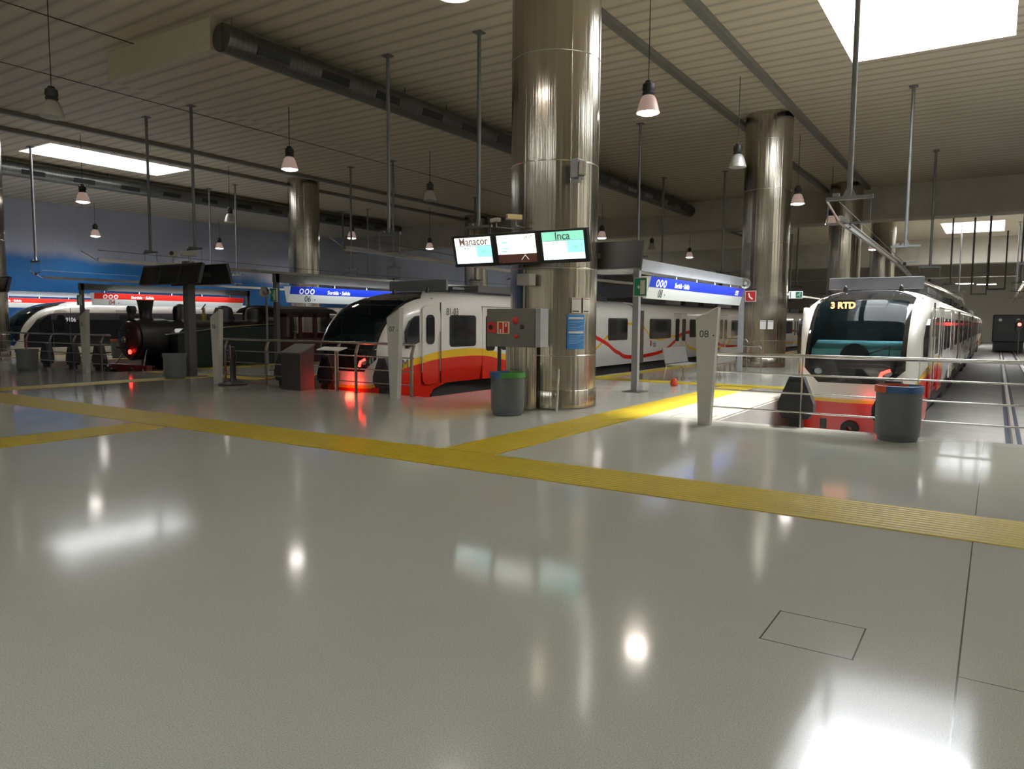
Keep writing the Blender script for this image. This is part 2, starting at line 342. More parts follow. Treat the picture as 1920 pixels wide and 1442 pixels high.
for i, h in enumerate(holes):
    w = struct(MB().quad((h[0], h[2], ZC), (h[1], h[2], ZC), (h[1], h[2], ZC + 1.7), (h[0], h[2], ZC + 1.7)).quad((h[0], h[3], ZC), (h[1], h[3], ZC), (h[1], h[3], ZC + 1.7), (h[0], h[3], ZC + 1.7))
        .quad((h[0], h[2], ZC), (h[0], h[3], ZC), (h[0], h[3], ZC + 1.7), (h[0], h[2], ZC + 1.7)).quad((h[1], h[2], ZC), (h[1], h[3], ZC), (h[1], h[3], ZC + 1.7), (h[1], h[2], ZC + 1.7)), 'window_%d' % (i + 1), M['sw'])  # well walls, also around the added skylights behind the camera
    f = MB()
    for j in range(1, 3): x = h[0] + (h[1] - h[0]) * j / 3; f.box(x - .035, x + .035, h[2], h[3], ZC + 1.62, ZC + 1.7)
    for j in range(1, 4): y = h[2] + (h[3] - h[2]) * j / 4; f.box(h[0], h[1], y - .035, y + .035, ZC + 1.62, ZC + 1.7)
    f.build('glazing_bars', M['sw'], w)
# walls
struct(MB().box(XL - .3, XL, YB, YF, -1.2, ZC + .4), 'wall_left', M['mural'])
struct(MB().box(XR, XR + .3, YB, YF, -1.2, ZC + .4), 'wall_right', M['beam'])
wf = struct(MB().box(XL, XR, YF, YF + .3, -1.2, ZC + .4), 'wall_front', M['ply'])
mb = MB()
mb.box(XL, XR, YB - .3, YB, -.35, ZC + .4)
struct(mb, 'wall_back', M['beam'])
# dropped ceiling zones over islands 2 and 4, ending at the cross beam
BX = [(-20.9, -16.3, 11.5, 44.5), (XL, -38.4, 7.5, 42.4)]
for i, (a, b, c, d) in enumerate(BX):
    mb = MB(); sheet(a, b, c, d, ZB, [], mb); o = mb.build('ceiling_dropped_panel', M['ceil'], recalc=False); o['kind'] = 'structure'
    mb = MB(); mb.quad((a, c, ZB), (b, c, ZB), (b, c, ZC), (a, c, ZC)).quad((b, c, ZB), (b, d, ZB), (b, d, ZC), (b, c, ZC)).quad((a, c, ZB), (a, d, ZB), (a, d, ZC), (a, c, ZC))
    struct(mb, 'ceiling_bulkhead', M['box'], recalc=False)
struct(MB().box(XL, XR, 44.0, 45.4, 7.1, ZC), 'trim_cross_beam_near', M['beam'])
struct(MB().box(XL, XR, 73.2, 74.6, 6.7, ZC), 'trim_cross_beam_middle', M['beam'])
struct(MB().box(XL, XR, 92.0, 93.4, 6.6, ZC), 'trim_cross_beam_far', M['beam'])
for x in (-8.17, -6.27 + .15, -29.55, -32.2, -54):
    if x > XL: struct(MB().box(x - .11, x + .11, YB, 44, ZC - .16, ZC), 'trim_ceiling_beam', M['ceilbeam'])
for x, y1 in ((-24.2, 44), (.75, 44), (-19.6, 11.5)):
    struct(MB().box(x - .02, x + .02, YB, y1, ZC - .012, ZC), 'trim_ceiling_joint', M['seam'])
# tactile strips: long side along object x
def strip(cx, cy, L, w, along_y=False, z=0.004):
    o = MB().box(-L / 2, L / 2, -w / 2, w / 2, 0, .006).build('trim_tactile_strip', M['tact']); o.location = (cx, cy, 0)
    if along_y: o.rotation_euler = (0, 0, pi / 2)
    o['kind'] = 'structure'; return o
strip((XL + XR) / 2, 6.58, XR - XL, .85)
strip(-5.2, 12.62, 11.2, .78, True); strip(-6.7, 18.4, 5.6, .62)
for x in (-9.25, -4.12): strip(x, 46, 54.5, .45, True)
strip(-18.1, 9.6, 5.15, .78, True); strip(-18.5, 12.6, 5.0, .6); strip(-10.3, -3.0, 18.2, .8, True)
for x in (-20.95, -16.25, -32.9, -28.6): strip(x, 46, 66, .45, True)
strip(-30.75, 9.6, 5.15, .78, True)
# ------------------------------------------------------------------ rails
tracks = [-34.9, -37.8, -23.4, -26.3, -12.45, -14.9, -2.3, .95]
names = ['third', 'second', 'fifth', 'fourth', 'seventh', 'sixth', 'eighth', 'ninth']
for tx, nm in zip(tracks, names):
    y0 = 12.6
    t = thing('railway_track', {'eighth': 'steel rails under the white train on the right', 'ninth': 'empty steel rails running back at the far right of the hall', 'seventh': 'steel rails under the white train with red and yellow sweep', 'sixth': 'empty rails between the steam locomotive and the red and yellow train', 'fifth': 'rails under the black steam locomotive', 'fourth': 'empty rails just left of the steam locomotive', 'third': 'rails under the white train with the dark window band', 'second': 'rails nearest the blue wall'}[nm], 'railway track', (tx, y0, -1.06))
    for sx in (-.5, .5):
        MB().box(sx - .15, sx + .15, 0, 119, 0, .03).build('rail_bed_strip', M['railpad'], t)
        MB().prism([(sx - .06, .03), (sx + .06, .03), (sx + .02, .05), (sx + .02, .10), (sx + .035, .11), (sx + .035, .14), (sx - .035, .14), (sx - .035, .11), (sx - .02, .10), (sx - .02, .05)], 'y', 0, 119).build('rail', M['railhead'], t)
# ------------------------------------------------------------------ columns
def column(x, y, label):
    t = thing('steel_column', label, 'column', (x, y, 0), 0, None)
    MB().lathe([(.80, 0), (.80, ZC)], 72).build('shaft', M['steel'], t, smooth=True)
    MB().lathe([(.80, 0), (.815, .01), (.815, .32), (.80, .34)], 72).build('base_ring', M['steel'], t, smooth=True)
    for z in (.95, 2.5, 4.35, 6.2, 7.9): MB().lathe([(.80, z - .012), (.807, z - .006), (.807, z + .006), (.80, z + .012)], 72).build('joint_ring', M['stl'], t, smooth=True)
    sm = MB()
    for a in range(0, 360, 60): sm.box(.795 * cos(R(a + 20)) - .008, .795 * cos(R(a + 20)) + .008, .795 * sin(R(a + 20)) - .008, .795 * sin(R(a + 20)) + .008, .35, ZC)
    sm.build('vertical_joint', M['steel'], t); return t
G = None
column(-6.94, 12.02, 'big polished steel column in the centre carrying the lit departure screens')
column(-7.06, 27.3, 'polished steel column left of the right-hand white train, below the two ceiling beams')
column(-6.92, 42.5, 'distant steel column seen above the roof of the right-hand white train')
column(-30.75, 27.0, 'steel column in front of the grey-blue wall, behind the first blue platform sign')
column(-30.75, 42.4, 'distant steel column half hidden behind the leftmost lit departure screen')
column(-30.85, 12.05, 'steel column cut by the left edge of the picture')
column(-6.92, 57.7, 'farthest steel column beyond the cross beam on the right')
# ------------------------------------------------------------------ ducts
def duct(x, y0, y1, z, r, label, step):
    t = thing('ventilation_duct', label, 'duct', (x, y0, z)); L = y1 - y0
    MB().tube((0, 0, 0), (0, L, 0), r, n=36).build('duct_tube', M['duct'], t, smooth=True)
    y = .8
    while y < L - 1.5:
        MB().tube((0, y - .5, r * .8), (0, y - .5, ZC - z), .015, n=6).build('hanger_strap', M['galv'], t)
        g = MB().box(r * .80, r * .99, y, y + 1.0, -.11 - .10, .11 - .10, rot=Matrix.Rotation(R(14), 3, 'Y')).build('outlet_grille', M['black'], t); y += step
    return t
duct(-15.95, 11.55, 44.4, 8.3, .34, 'round metal ventilation duct with dark grilles above the centre of the hall', 2.1)
duct(-38.02, 2, 42.5, 8.34, .33, 'round metal ventilation duct running above the blue wall', 2.3)
duct(-15.95, 45.6, 58.8, 8.2, .34, 'dark duct section beyond the cross beam', 2.1)
# ------------------------------------------------------------------ pendant lamps
def lamp_proto(lit, label, loc, zt):
    t = thing('pendant_lamp', label, 'lamp', loc)
    top = zt - 6.2
    MB().tube((0, 0, .62), (0, 0, top), .011, n=6).build('suspension_cable', M['cable'], t)
    MB().lathe([(.02, .70), (.07, .69), (.085, .64), (.13, .62), (.14, .50), (.12, .46), (.14, .42), (.12, .38), (.09, .36)], 20, cap=False).build('housing', M['house'], t, smooth=True)
    MB().lathe([(.10, .38), (.13, .36), (.17, .30), (.205, .20), (.235, .08), (.255, .0), (.262, -.005), (.25, .0), (.20, .19), (.10, .36)], 28).build('reflector_bell', M['bell_lit'] if lit else M['bell'], t, smooth=True)
    o = MB().lathe([(.001, -.05), (.10, -.045), (.18, -.028), (.245, .004)], 28).build('lens', M['lit'] if lit else M['unlit'], t, smooth=True)
    if lit:
        l = bpy.data.lights.new('lamp_light', 'SPOT'); l.energy = LAMP_W; l.color = (1, .86, .72); l.spot_size = R(150); l.spot_blend = .6; l.shadow_soft_size = .25
        q = bpy.data.objects.new('lamp_light', l); COL.objects.link(q); q.parent = t; q.location = (0, 0, -.10)
    return t
rowname = {-6.75: 'over platform eight', -18.6: 'over the platform with the screen mast', -30.9: 'beyond the steam locomotive', -43.0: 'in front of the blue wall'}
ordn = ['nearest', 'second', 'third', 'fourth', 'fifth', 'sixth', 'seventh']
unl = {(-6.75, 2), (-18.6, 0), (-18.6, 2), (-18.6, 5), (-30.9, 2)}
protos = {}
for gx in (-6.75, -18.6, -30.9, -43.0):
    vis = 0
    for i, gy in enumerate((8.9, 15.8, 22.6, 30.6, 37.5, 44.6, 51.5)):
        if gy > 43.9 and gx != -6.75 and gx != -30.9 and gx != -18.6: continue
        if gx == -30.9 and i == 0 or gx == -43.0 and i < 1: continue
        if gx == -6.75 and i == 0: gy = 8.75
        lit = (gx, i) not in unl
        lab = '%s%s pendant lamp, %s in the row %s' % ('glowing ' if lit else 'unlit ', 'bell-shaped', ordn[vis], rowname[gx]); vis += 1
        zt = ZB if gx == -18.6 and 11.5 < gy < 44.5 or gx == -43.0 else ZC
        key = (lit, zt)
        if key not in protos: protos[key] = t = lamp_proto(lit, lab, (gx, gy, 6.2), zt); t['group'] = 'pendant lamps'
        else: dup(protos[key], (gx, gy, 6.2), lab, 'pendant lamps')
# ------------------------------------------------------------------ catenary hangers and conductor bars
def hanger_proto(label, loc, zb=4.0):
    t = thing('catenary_hanger', label, 'overhead line support', loc, 0, 'overhead line hangers'); H = ZC - zb
    MB().tube((0, 0, 0), (0, 0, H), .05, n=12).build('drop_tube', M['galv'], t, smooth=True)
    MB().box(-.12, .12, -.12, .12, H - .03, H).build('ceiling_plate', M['galv'], t)
    MB().box(-.42, .42, -.035, .035, -.05, .02).prism([(-.12, .02), (.12, .02), (.05, .16), (-.05, .16)], 'y', -.01, .01).build('cross_arm', M['galv'], t)
    for u in (-.38, .38): MB().tube((u, 0, -.05), (u, 0, -.50), .010, n=6).build('hanger_rod', M['galv'], t)
    MB().box(-.40, .40, -.025, .025, -.52, -.48).box(-.30, -.18, -.05, .05, .02, .08).build('lower_arm', M['galv'], t)
    MB().lathe([(.02, -.62), (.07, -.60), (.03, -.56), (.07, -.54), (.03, -.50)], 12).build('insulator', M['black'], t, smooth=True)
    return t
hx = {-2.52: 'right-hand white train', -11.35: 'red and yellow train', -14.45: 'track left of the red and yellow train', -23.5: 'steam locomotive', -26.2: 'track left of the steam locomotive', -34.9: 'train with dark window band', -37.2: 'track nearest the blue wall', 1.0: 'empty track at the far right'}
p0 = None
for j, gy in enumerate((15.75, 25.9, 36.0, 52.0, 64.0)):
    for gx, wh in hx.items():
        if j == 0 and gx in (-37.2, 1.0): continue
        if j >= 3 and gx < -20: continue
        lab = 'line hanger over the %s, %s in its row' % (wh, ('nearest', 'second', 'third', 'fourth', 'fifth')[j])
        if p0 is None: p0 = hanger_proto(lab, (gx, gy, 4.0))
        else: dup(p0, (gx, gy if gx != -2.52 else gy + (-.4 if j == 0 else .4), 4.0), lab)
def conductor(pts, label):
    t = thing('conductor_rail', label, 'overhead conductor bar', pts[0])
    P = [Vector(p) - Vector(pts[0]) for p in pts]
    m1 = MB(); m2 = MB()
    for a, b in zip(P, P[1:]):
        L = (b - a).length; q = (b - a).to_track_quat('Y', 'Z').to_matrix()
        for mm, (w, h, dz) in ((m1, (.055, .10, .02)), (m2, (.12, .02, .07))):
            r = bmesh.ops.create_cube(mm.b, size=1); bmesh.ops.scale(mm.b, verts=r['verts'], vec=(w, L, h)); bmesh.ops.translate(mm.b, verts=r['verts'], vec=(0, L / 2, dz)); bmesh.ops.rotate(mm.b, verts=r['verts'], cent=(0, 0, 0), matrix=q); bmesh.ops.translate(mm.b, verts=r['verts'], vec=a)
    m1.tube((0, 0, 0), (-.12, -.45, .28), .018, n=8).build('bar', M['stl'], t); m2.build('top_flange', M['stl'], t)
    MB().path([p + Vector((0, 0, .22 + .35 * (i % 2 == 0) * .3)) for i, p in enumerate(P)], .008, 6).build('feeder_wire', M['cable'], t)
conductor([(-2.5, 14.6, 3.42), (-2.62, 25, 3.38), (-2.9, 33, 3.36), (-2.5, 46, 3.36), (-2.2, 62, 3.36), (-2.6, 80, 3.36)], 'shiny overhead conductor bar above the right-hand white train')
conductor([(-14.4, 14.0, 3.42), (-14.45, 21.8, 3.30), (-14.4, 36, 3.35), (-14.3, 60, 3.35)], 'grey overhead conductor bar left of the lit departure screens')
conductor([(-11.35, 16.0, 3.42), (-11.4, 36, 3.40), (-11.3, 64, 3.40)], 'overhead conductor bar over the red and yellow train')
conductor([(-23.5, 12.4, 3.35), (-23.5, 24, 3.35), (-23.5, 40, 3.35)], 'overhead conductor bar end showing left of the mast of dark screens')
conductor([(-34.9, 16, 3.3), (-34.9, 40, 3.3)], 'overhead conductor bar over the white train with dark window band')
conductor([(1.0, 24, 3.6), (1.0, 40, 3.5), (1.0, 80, 3.5)], 'overhead conductor bar over the empty far right track')
# ------------------------------------------------------------------ handrails
def railing(x0, x1, y, posts, label, tilt=False):
    t = thing('handrail', label, 'railing', (x0, y, 0)); L = x1 - x0
    MB().tube((0, 0, 1.07), (L, 0, 1.07), .027, n=14).build('top_rail', M['stl'], t, smooth=True)
    for z in (.79, .51, .23): MB().tube((0, 0, z), (L, 0, z), .013, n=10).build('middle_rail', M['stl'], t, smooth=True)
    for px in posts:
        q = MB()
        if tilt: q.prism([(-.05, 0), (-.02, 0), (-.02, .84), (.06, 1.05), (.03, 1.06), (-.05, .86)], 'x', px - x0 - .03, px - x0 + .03)
        else: q.box(px - x0 - .006, px - x0 + .006, -.03, .03, 0, 1.06)
        q.box(px - x0 - .05, px - x0 + .05, -.05, .05, 0, .012).build('post', M['stl'], t)
    return t
railing(-3.85, 5.6, 11.52, [-3.8, -2.38, -.86, .7, 2.2, 3.8, 5.5], 'stainless handrail across the pit end in front of the right-hand white train')
railing(-16.1, -9.9, 11.5, [-16.0, -14.45, -12.93, -12.07, -11.5, -9.93], 'stainless handrail across the pit end in front of the red and yellow train', True)
railing(-28.4, -21.3, 11.5, [-28.2, -26.3, -24.75, -23.3, -21.75], 'stainless handrail across the pit end at the left of the hall', True)
railing(-39.5, -33.2, 11.5, [-39.4, -37.5, -35.5, -33.4], 'stainless handrail mostly hidden beyond the left edge column', True)
# ------------------------------------------------------------------ buffer stops
def buffer_proto(label, loc):
    t = thing('buffer_stop', label, 'buffer stop', loc, 0, 'black rubber buffer stops')
    MB().box(-.10, .10, -.02, .16, 0, 1.35, bev=.02).box(-.25, .25, -.12, .2, 0, .08).build('stand', M['under'], t)
    MB().prism([(-.10, 1.80), (.10, 1.80), (.26, 1.40), (.26, 1.27), (.18, 1.16), (-.18, 1.16), (-.26, 1.27), (-.26, 1.40)], 'y', -.02, .18).build('buffer_head', M['rubber'], t)
    MB().box(-.09, .09, -.035, -.02, 1.56, 1.74, bev=.006).build('ribbed_pad', M['black'], t); return t
bp = buffer_proto('black rubber buffer stop in front of the right-hand white train, left of the grey bin', (-2.52, 11.8, -1.06))
for x, l in [(-1.2, 'black buffer stop hidden behind the grey bin with blue rim'), (-11.05, 'black buffer stop beside the tapered 07 sign'), (-12.80, 'black buffer stop at the left corner of the red and yellow train'),
             (-14.3, 'black buffer stop left of the dark pedestal'), (-22.65, 'black buffer stop just right of the tapered 05 sign'), (-24.2, 'black buffer stop partly behind the tapered 05 sign'), (-25.85, 'black buffer stop left of the tapered 05 sign'), (-28.0, 'black buffer stop behind the bin at the left edge')]:
    if x == -28.0: continue
    dup(bp, (x, 11.8, -1.06), l)
# ------------------------------------------------------------------ tapered number signs
def track_sign(x, num, label):
    t = thing('platform_number_sign', label, 'sign', (x, 11.03, 0), 0, 'tapered platform number signs')
    MB().prism([(-.09, 0), (.09, 0), (.175, 1.78), (-.165, 1.60)], 'y', -.06, .06).build('tapered_panel', M['sign'], t)
    MB().prism([(-.165, 1.60), (.175, 1.78), (.175, 1.80), (-.165, 1.62)], 'y', -.065, .065).build('metal_top_edge', M['stl'], t)
    text(num, .15, M['txt'], t, (-.03, -.0615, 1.38), name='number'); text('•', .1, M['txt'], t, (.115, -.0615, 1.36), name='arrow_mark'); return t
track_sign(-3.67, '08', 'tapered grey upright sign numbered 08 at the end of the handrail')
track_sign(-9.98, '07', 'tapered grey upright sign numbered 07 in front of the red and yellow train')
track_sign(-15.68, '06', 'tapered grey upright sign numbered 06 in front of the steam locomotive')
track_sign(-21.75, '05', 'tapered grey upright sign numbered 05 at the left of the hall')
# ------------------------------------------------------------------ bins
def bin_(x, y, label, rims, h=.74):
    t = thing('litter_bin', label, 'bin', (x, y, 0), 0, 'round grey litter bins'); r = .275
    MB().lathe([(.001, .0), (r * .86, 0), (r * .90, .02), (r * .90, .05), (r * .97, .07), (r, .12), (r * 1.02, h - .08), (r * .96, h - .08), (r * .9, .1), (.001, .08)], 32).build('bin_body', M['bin'], t, smooth=True)
    n = len(rims)
    for i, (c, a0, a1) in enumerate(rims):
        q = MB(); st = 12; sec = [(r * 1.02, h - .09), (r * 1.09, h - .09), (r * 1.09, h - .005), (r * 1.0, h), (r * .95, h - .03)]
        rings = [[q.b.verts.new((u * cos(R(a0 + (a1 - a0) * k / st)), u * sin(R(a0 + (a1 - a0) * k / st)), v)) for u, v in sec] for k in range(st + 1)]
        for A, B in zip(rings, rings[1:]):
            for k in range(len(sec)): q.b.faces.new((A[k], A[(k + 1) % 5], B[(k + 1) % 5], B[k]))
        o = q.build('rim', M[c], t, smooth=True)
        o['label'] = {'blue': 'blue plastic rim', 'green': 'green plastic rim', 'redrim': 'orange-red plastic rim', 'bin': 'grey plastic rim'}[c]
    return t
bin_(-1.05, 11.1, 'grey litter bin with blue and red rim at the handrail by the right-hand train', [('blue', -110, 60), ('redrim', 60, 250)][::1] if False else [('blue', -115, 70), ('redrim', 70, 245)])
bin_(-6.78, 10.25, 'grey litter bin with blue and green rim below the grey alarm cabinet', [('blue', 120, 280), ('green', -80, 120)], .72)
bin_(-17.95, 11.35, 'dark grey litter bin beside the mast of dark screens', [('bin', 0, 180), ('bin', 180, 360)], .66)
bin_(-23.6, 10.3, 'dark grey litter bin at the left edge of the picture', [('bin', 0, 180), ('bin', 180, 360)], .66)
bin_(-29.4, 16.2, 'grey litter bin with red rim on the far platform left of the locomotive', [('redrim', 0, 180), ('redrim', 180, 360)])
# pedestal and end post near track 6
t = thing('ticket_pedestal', 'dark pedestal with sloping top left of the red and yellow train', 'pedestal', (-13.04, 11.2, 0))
MB().prism([(-.2, 0), (.2, 0), (.2, .98), (-.2, .80)], 'x', -.31, .31).build('pedestal_body', M['plinth'], t)
MB().prism([(-.22, .80), (.22, .99), (.22, 1.02), (-.22, .83)], 'x', -.33, .33).build('sloping_top', M['dgalv'], t)
t = thing('barrier_post', 'black post on a round foot plate right of the 06 sign', 'post', (-15.2, 11.1, 0))
MB().lathe([(.001, 0), (.34, 0), (.34, .03), (.10, .08), (.07, .16), (.07, .62), (.09, .66), (.05, .90), (.001, .92)], 20).build('post', M['black'], t, smooth=True)
MB().box(-.035, .035, -.10, -.07, .62, .96, rot=None).build('steel_bracket', M['stl'], t)
t = thing('information_board', 'small tilted metal board on a thin rod in front of the red and yellow train', 'stand', (-11.95, 11.2, 0))
MB().tube((.1, 0, 0), (.1, 0, .92), .012, n=8).build('rod', M['stl'], t)
MB().box(-.35, .35, -.12, .12, .93, .95, rot=Matrix.Rotation(R(14), 3, 'X')).build('board', M['sign'], t)
# ------------------------------------------------------------------ platform gantries with light boxes
def gantry(x, y0, y1, num, red, label, fm='alu'):
    t = thing('sign_gantry', label, 'platform sign gantry', (x, y0, 0)); L = y1 - y0
    for y in (0, L):
        MB().box(-.07, .07, y - .065, y + .065, .015, 2.95).build('gantry_post', M[fm], t)
        MB().box(-.22, .22, y - .22, y + .22, 0, .015).build('foot_plate', M['dgalv'], t)
    MB().box(-.07, .07, -.09, L + .09, 2.70, 2.96).build('top_beam', M[fm], t)
    for y in (.9, 2.4, 3.9, 5.4, 6.9):
        if y < L: MB().tube((0, y, 2.70), (0, y, 2.55), .015, n=8).build('drop_rod', M['stl'], t)
    a, b = .42, L - .35
    lb = MB().prism([(.02, 2.60), (.16, 2.60), (.04, 2.10), (-.04, 2.10), (-.16, 2.60)], 'y', a, b).build('light_box', M['signwhite'], t)
    d = Vector((.12, 0, .5)).normalized(); nrm = Vector((.5, 0, -.12)).normalized()
    for sgn in (1, -1):
        P = lambda u, v, e=.004: (sgn * (.04 + .12 * v + nrm.x * e), u, 2.10 + .5 * v + nrm.z * e)
        MB().quad(P(a, .52), P(b, .52), P(b, 1.0), P(a, 1.0)).build('header_band', M['signred' if red else 'signblue'], lb, recalc=False)
        rot = (R(90) - math.atan2(.12, .5) * -1, 0, sgn * R(90)) if False else None
        ang = math.atan2(.12, .5)
        base = Matrix.Rotation(sgn * R(90), 4, 'Z') @ Matrix.Rotation(R(90) + ang, 4, 'X')
        e = base.to_euler()
        u0 = a + .9 if sgn > 0 else b - .9
        dr = 1 if sgn > 0 else -1
        text('Sortida · Salida', .17, M['wtxt'], lb, P(u0 + dr * 1.15, .70, .012), e, bold=.004)
        for k in range(3):
            q = MB().lathe([(.055, 0), (.09, 0), (.09, .004), (.055, .004)], 16).build('pictogram', M['wtxt'], lb); q.location = P(u0 - dr * .45 + dr * k * .22, .72, .012); q.rotation_euler = e
        text(num, .27, M['red' if red else 'txt'], lb, P(u0 - dr * .15, .24, .008), e, name='platform_number')
        text('•', .18, M['red' if red else 'txt'], lb, P(u0 + dr * .14, .2, .008), e, name='arrow_mark')
        if not red:
            for k in range(3):
                for i in range(2):
                    q = MB().box(-.12, .12, -.015, .015, 0, .004).build('pictogram', M['wtxt'], lb); q.location = P((b - .7 if sgn > 0 else a + .7) + dr * .06 * i, .62 + .1 * k, .012); q.rotation_euler = e
    l = bpy.data.lights.new('tube_light', 'AREA'); l.shape = 'RECTANGLE'; l.size = .08; l.size_y = L - 2.5; l.energy = 22; l.color = (.9, .95, 1)
    for s_ in (1,):
        q = bpy.data.objects.new('tube_light', l); COL.objects.link(q); q.parent = t; q.location = (.45, L / 2, 2.66); q.rotation_euler = (0, R(55), 0)
    return t
gantry(-6.75, 15.4, 23.5, '08', False, 'grey sign gantry with bright blue and white Sortida Salida light box numbered 08')
gantry(-18.6, 15.2, 23.2, '06', False, 'shade-darkened sign gantry with blue and white light box numbered 06 behind the locomotive', 'dgalv')  # darker frame colour stands in for the shade on this gantry
gantry(-30.9, 15.6, 23.5, '04', True, 'sign gantry with red and white light box numbered 04 above the locomotive', 'dgalv')  # shade on the frame is put into its darker colour
gantry(-43.0, 15.6, 23.5, '02', True, 'sign gantry with red and white light box beside the blue wall')
gantry(-6.75, 45.6, 53.5, '08', False, 'distant sign gantry with blue light box seen left of the right-hand train')
# green emergency signs, loudspeakers, phone sign
def green_sign(loc, label, rz=0, w=.32, h=.42):
    t = thing('emergency_exit_sign', label, 'sign', loc, rz)
    MB().box(-w / 2, w / 2, 0, .03, 0, h).build('sign_board', M['pw'], t)
    MB().box(-w / 2 + .02, w / 2 - .02, -.003, 0, .02, h - .02).build('green_field', M['gr'], t)
    MB().box(.0, w / 2 - .05, -.006, -.003, .05, h - .06).build('white_door', M['pw'], t)
    MB().prism([(-.08, h * .5), (-.02, h * .62), (-.02, h * .53), (.0, h * .53), (.0, h * .46), (-.02, h * .46), (-.02, h * .38)], 'y', -.008, -.004).build('white_arrow', M['pw'], t)
    return t
green_sign((-6.62, 15.28, 2.12), 'bright green evacuation sign just right of the central column')
green_sign((-18.6, 15.08, 2.10), 'green evacuation sign to the left of the blue Sortida sign by the locomotive cab')
green_sign((-30.9, 15.48, 2.08), 'dark green evacuation sign on the post left of the red platform sign')
t = thing('emergency_exit_sign', 'lit green and white running man exit sign right of the second steel column', 'sign', (-5.9, 27.0, 2.42))
MB().box(-.23, .23, 0, .03, 0, .25).build('sign_board', M['wtxt'], t); MB().box(.0, .21, -.004, 0, .02, .23).build('green_field', M['gr'], t); MB().box(-.19, -.16, -.004, 0, .02, .23).build('door_edge', M['gr'], t)
MB().path([(.13, -.008, .17), (.10, -.008, .12), (.14, -.008, .08), (.16, -.008, .04)], .010, 6).path([(.05, -.008, .14), (.11, -.008, .15), (.17, -.008, .13)], .008, 6).path([(.10, -.008, .12), (.06, -.008, .09), (.03, -.008, .09)], .010, 6).sphere((.14, -.008, .19), .018).build('running_figure', M['pw'], t)
MB().tube((-.2, .02, .2), (-.42, .1, .2), .015, n=6).build('arm', M['galv'], t)
def horn(loc, label, rz=0):
    t = thing('horn_loudspeaker', label, 'loudspeaker', loc, rz)
    MB().lathe([(.16, -.10), (.15, -.06), (.07, .04), (.05, .12), (.05, .18), (.001, .19)], 20, axis='Y').build('horn', M['pw'], t, smooth=True)
    MB().sphere((0, -.02, 0), .06).build('driver', M['cc'], t, smooth=True); MB().tube((0, .08, 0), (-.12, .2, -.15), .014, n=8).build('bracket', M['cc'], t); return t
horn((-6.62, 23.35, 2.78), 'white horn loudspeaker at the far end of the 08 gantry beam', R(20))
h_ = horn((-17.95, 14.3, 2.36), 'pale round loudspeaker on a slim pole left of the locomotive cab', R(20))
MB().tube((-.1, .18, -2.36), (-.1, .18, .06), .03, n=8).build('slim_pole', M['galv'], h_)
t = thing('emergency_phone_sign', 'small red and white telephone sign on the far post of the 08 gantry', 'sign', (-6.47, 23.46, 2.22))
MB().box(-.17, .17, 0, .02, 0, .34).build('white_plate', M['pw'], t); MB().box(-.15, .15, -.004, 0, .02, .32).build('red_field', M['red'], t)
MB().path([(-.06, -.01, .26), (-.03, -.01, .14), (.06, -.01, .08)], .022, 8).build('handset_symbol', M['pw'], t)
MB().tube((-.2, .01, .17), (.0, .01, .17), .012, n=6).build('fixing_rod', M['galv'], t)
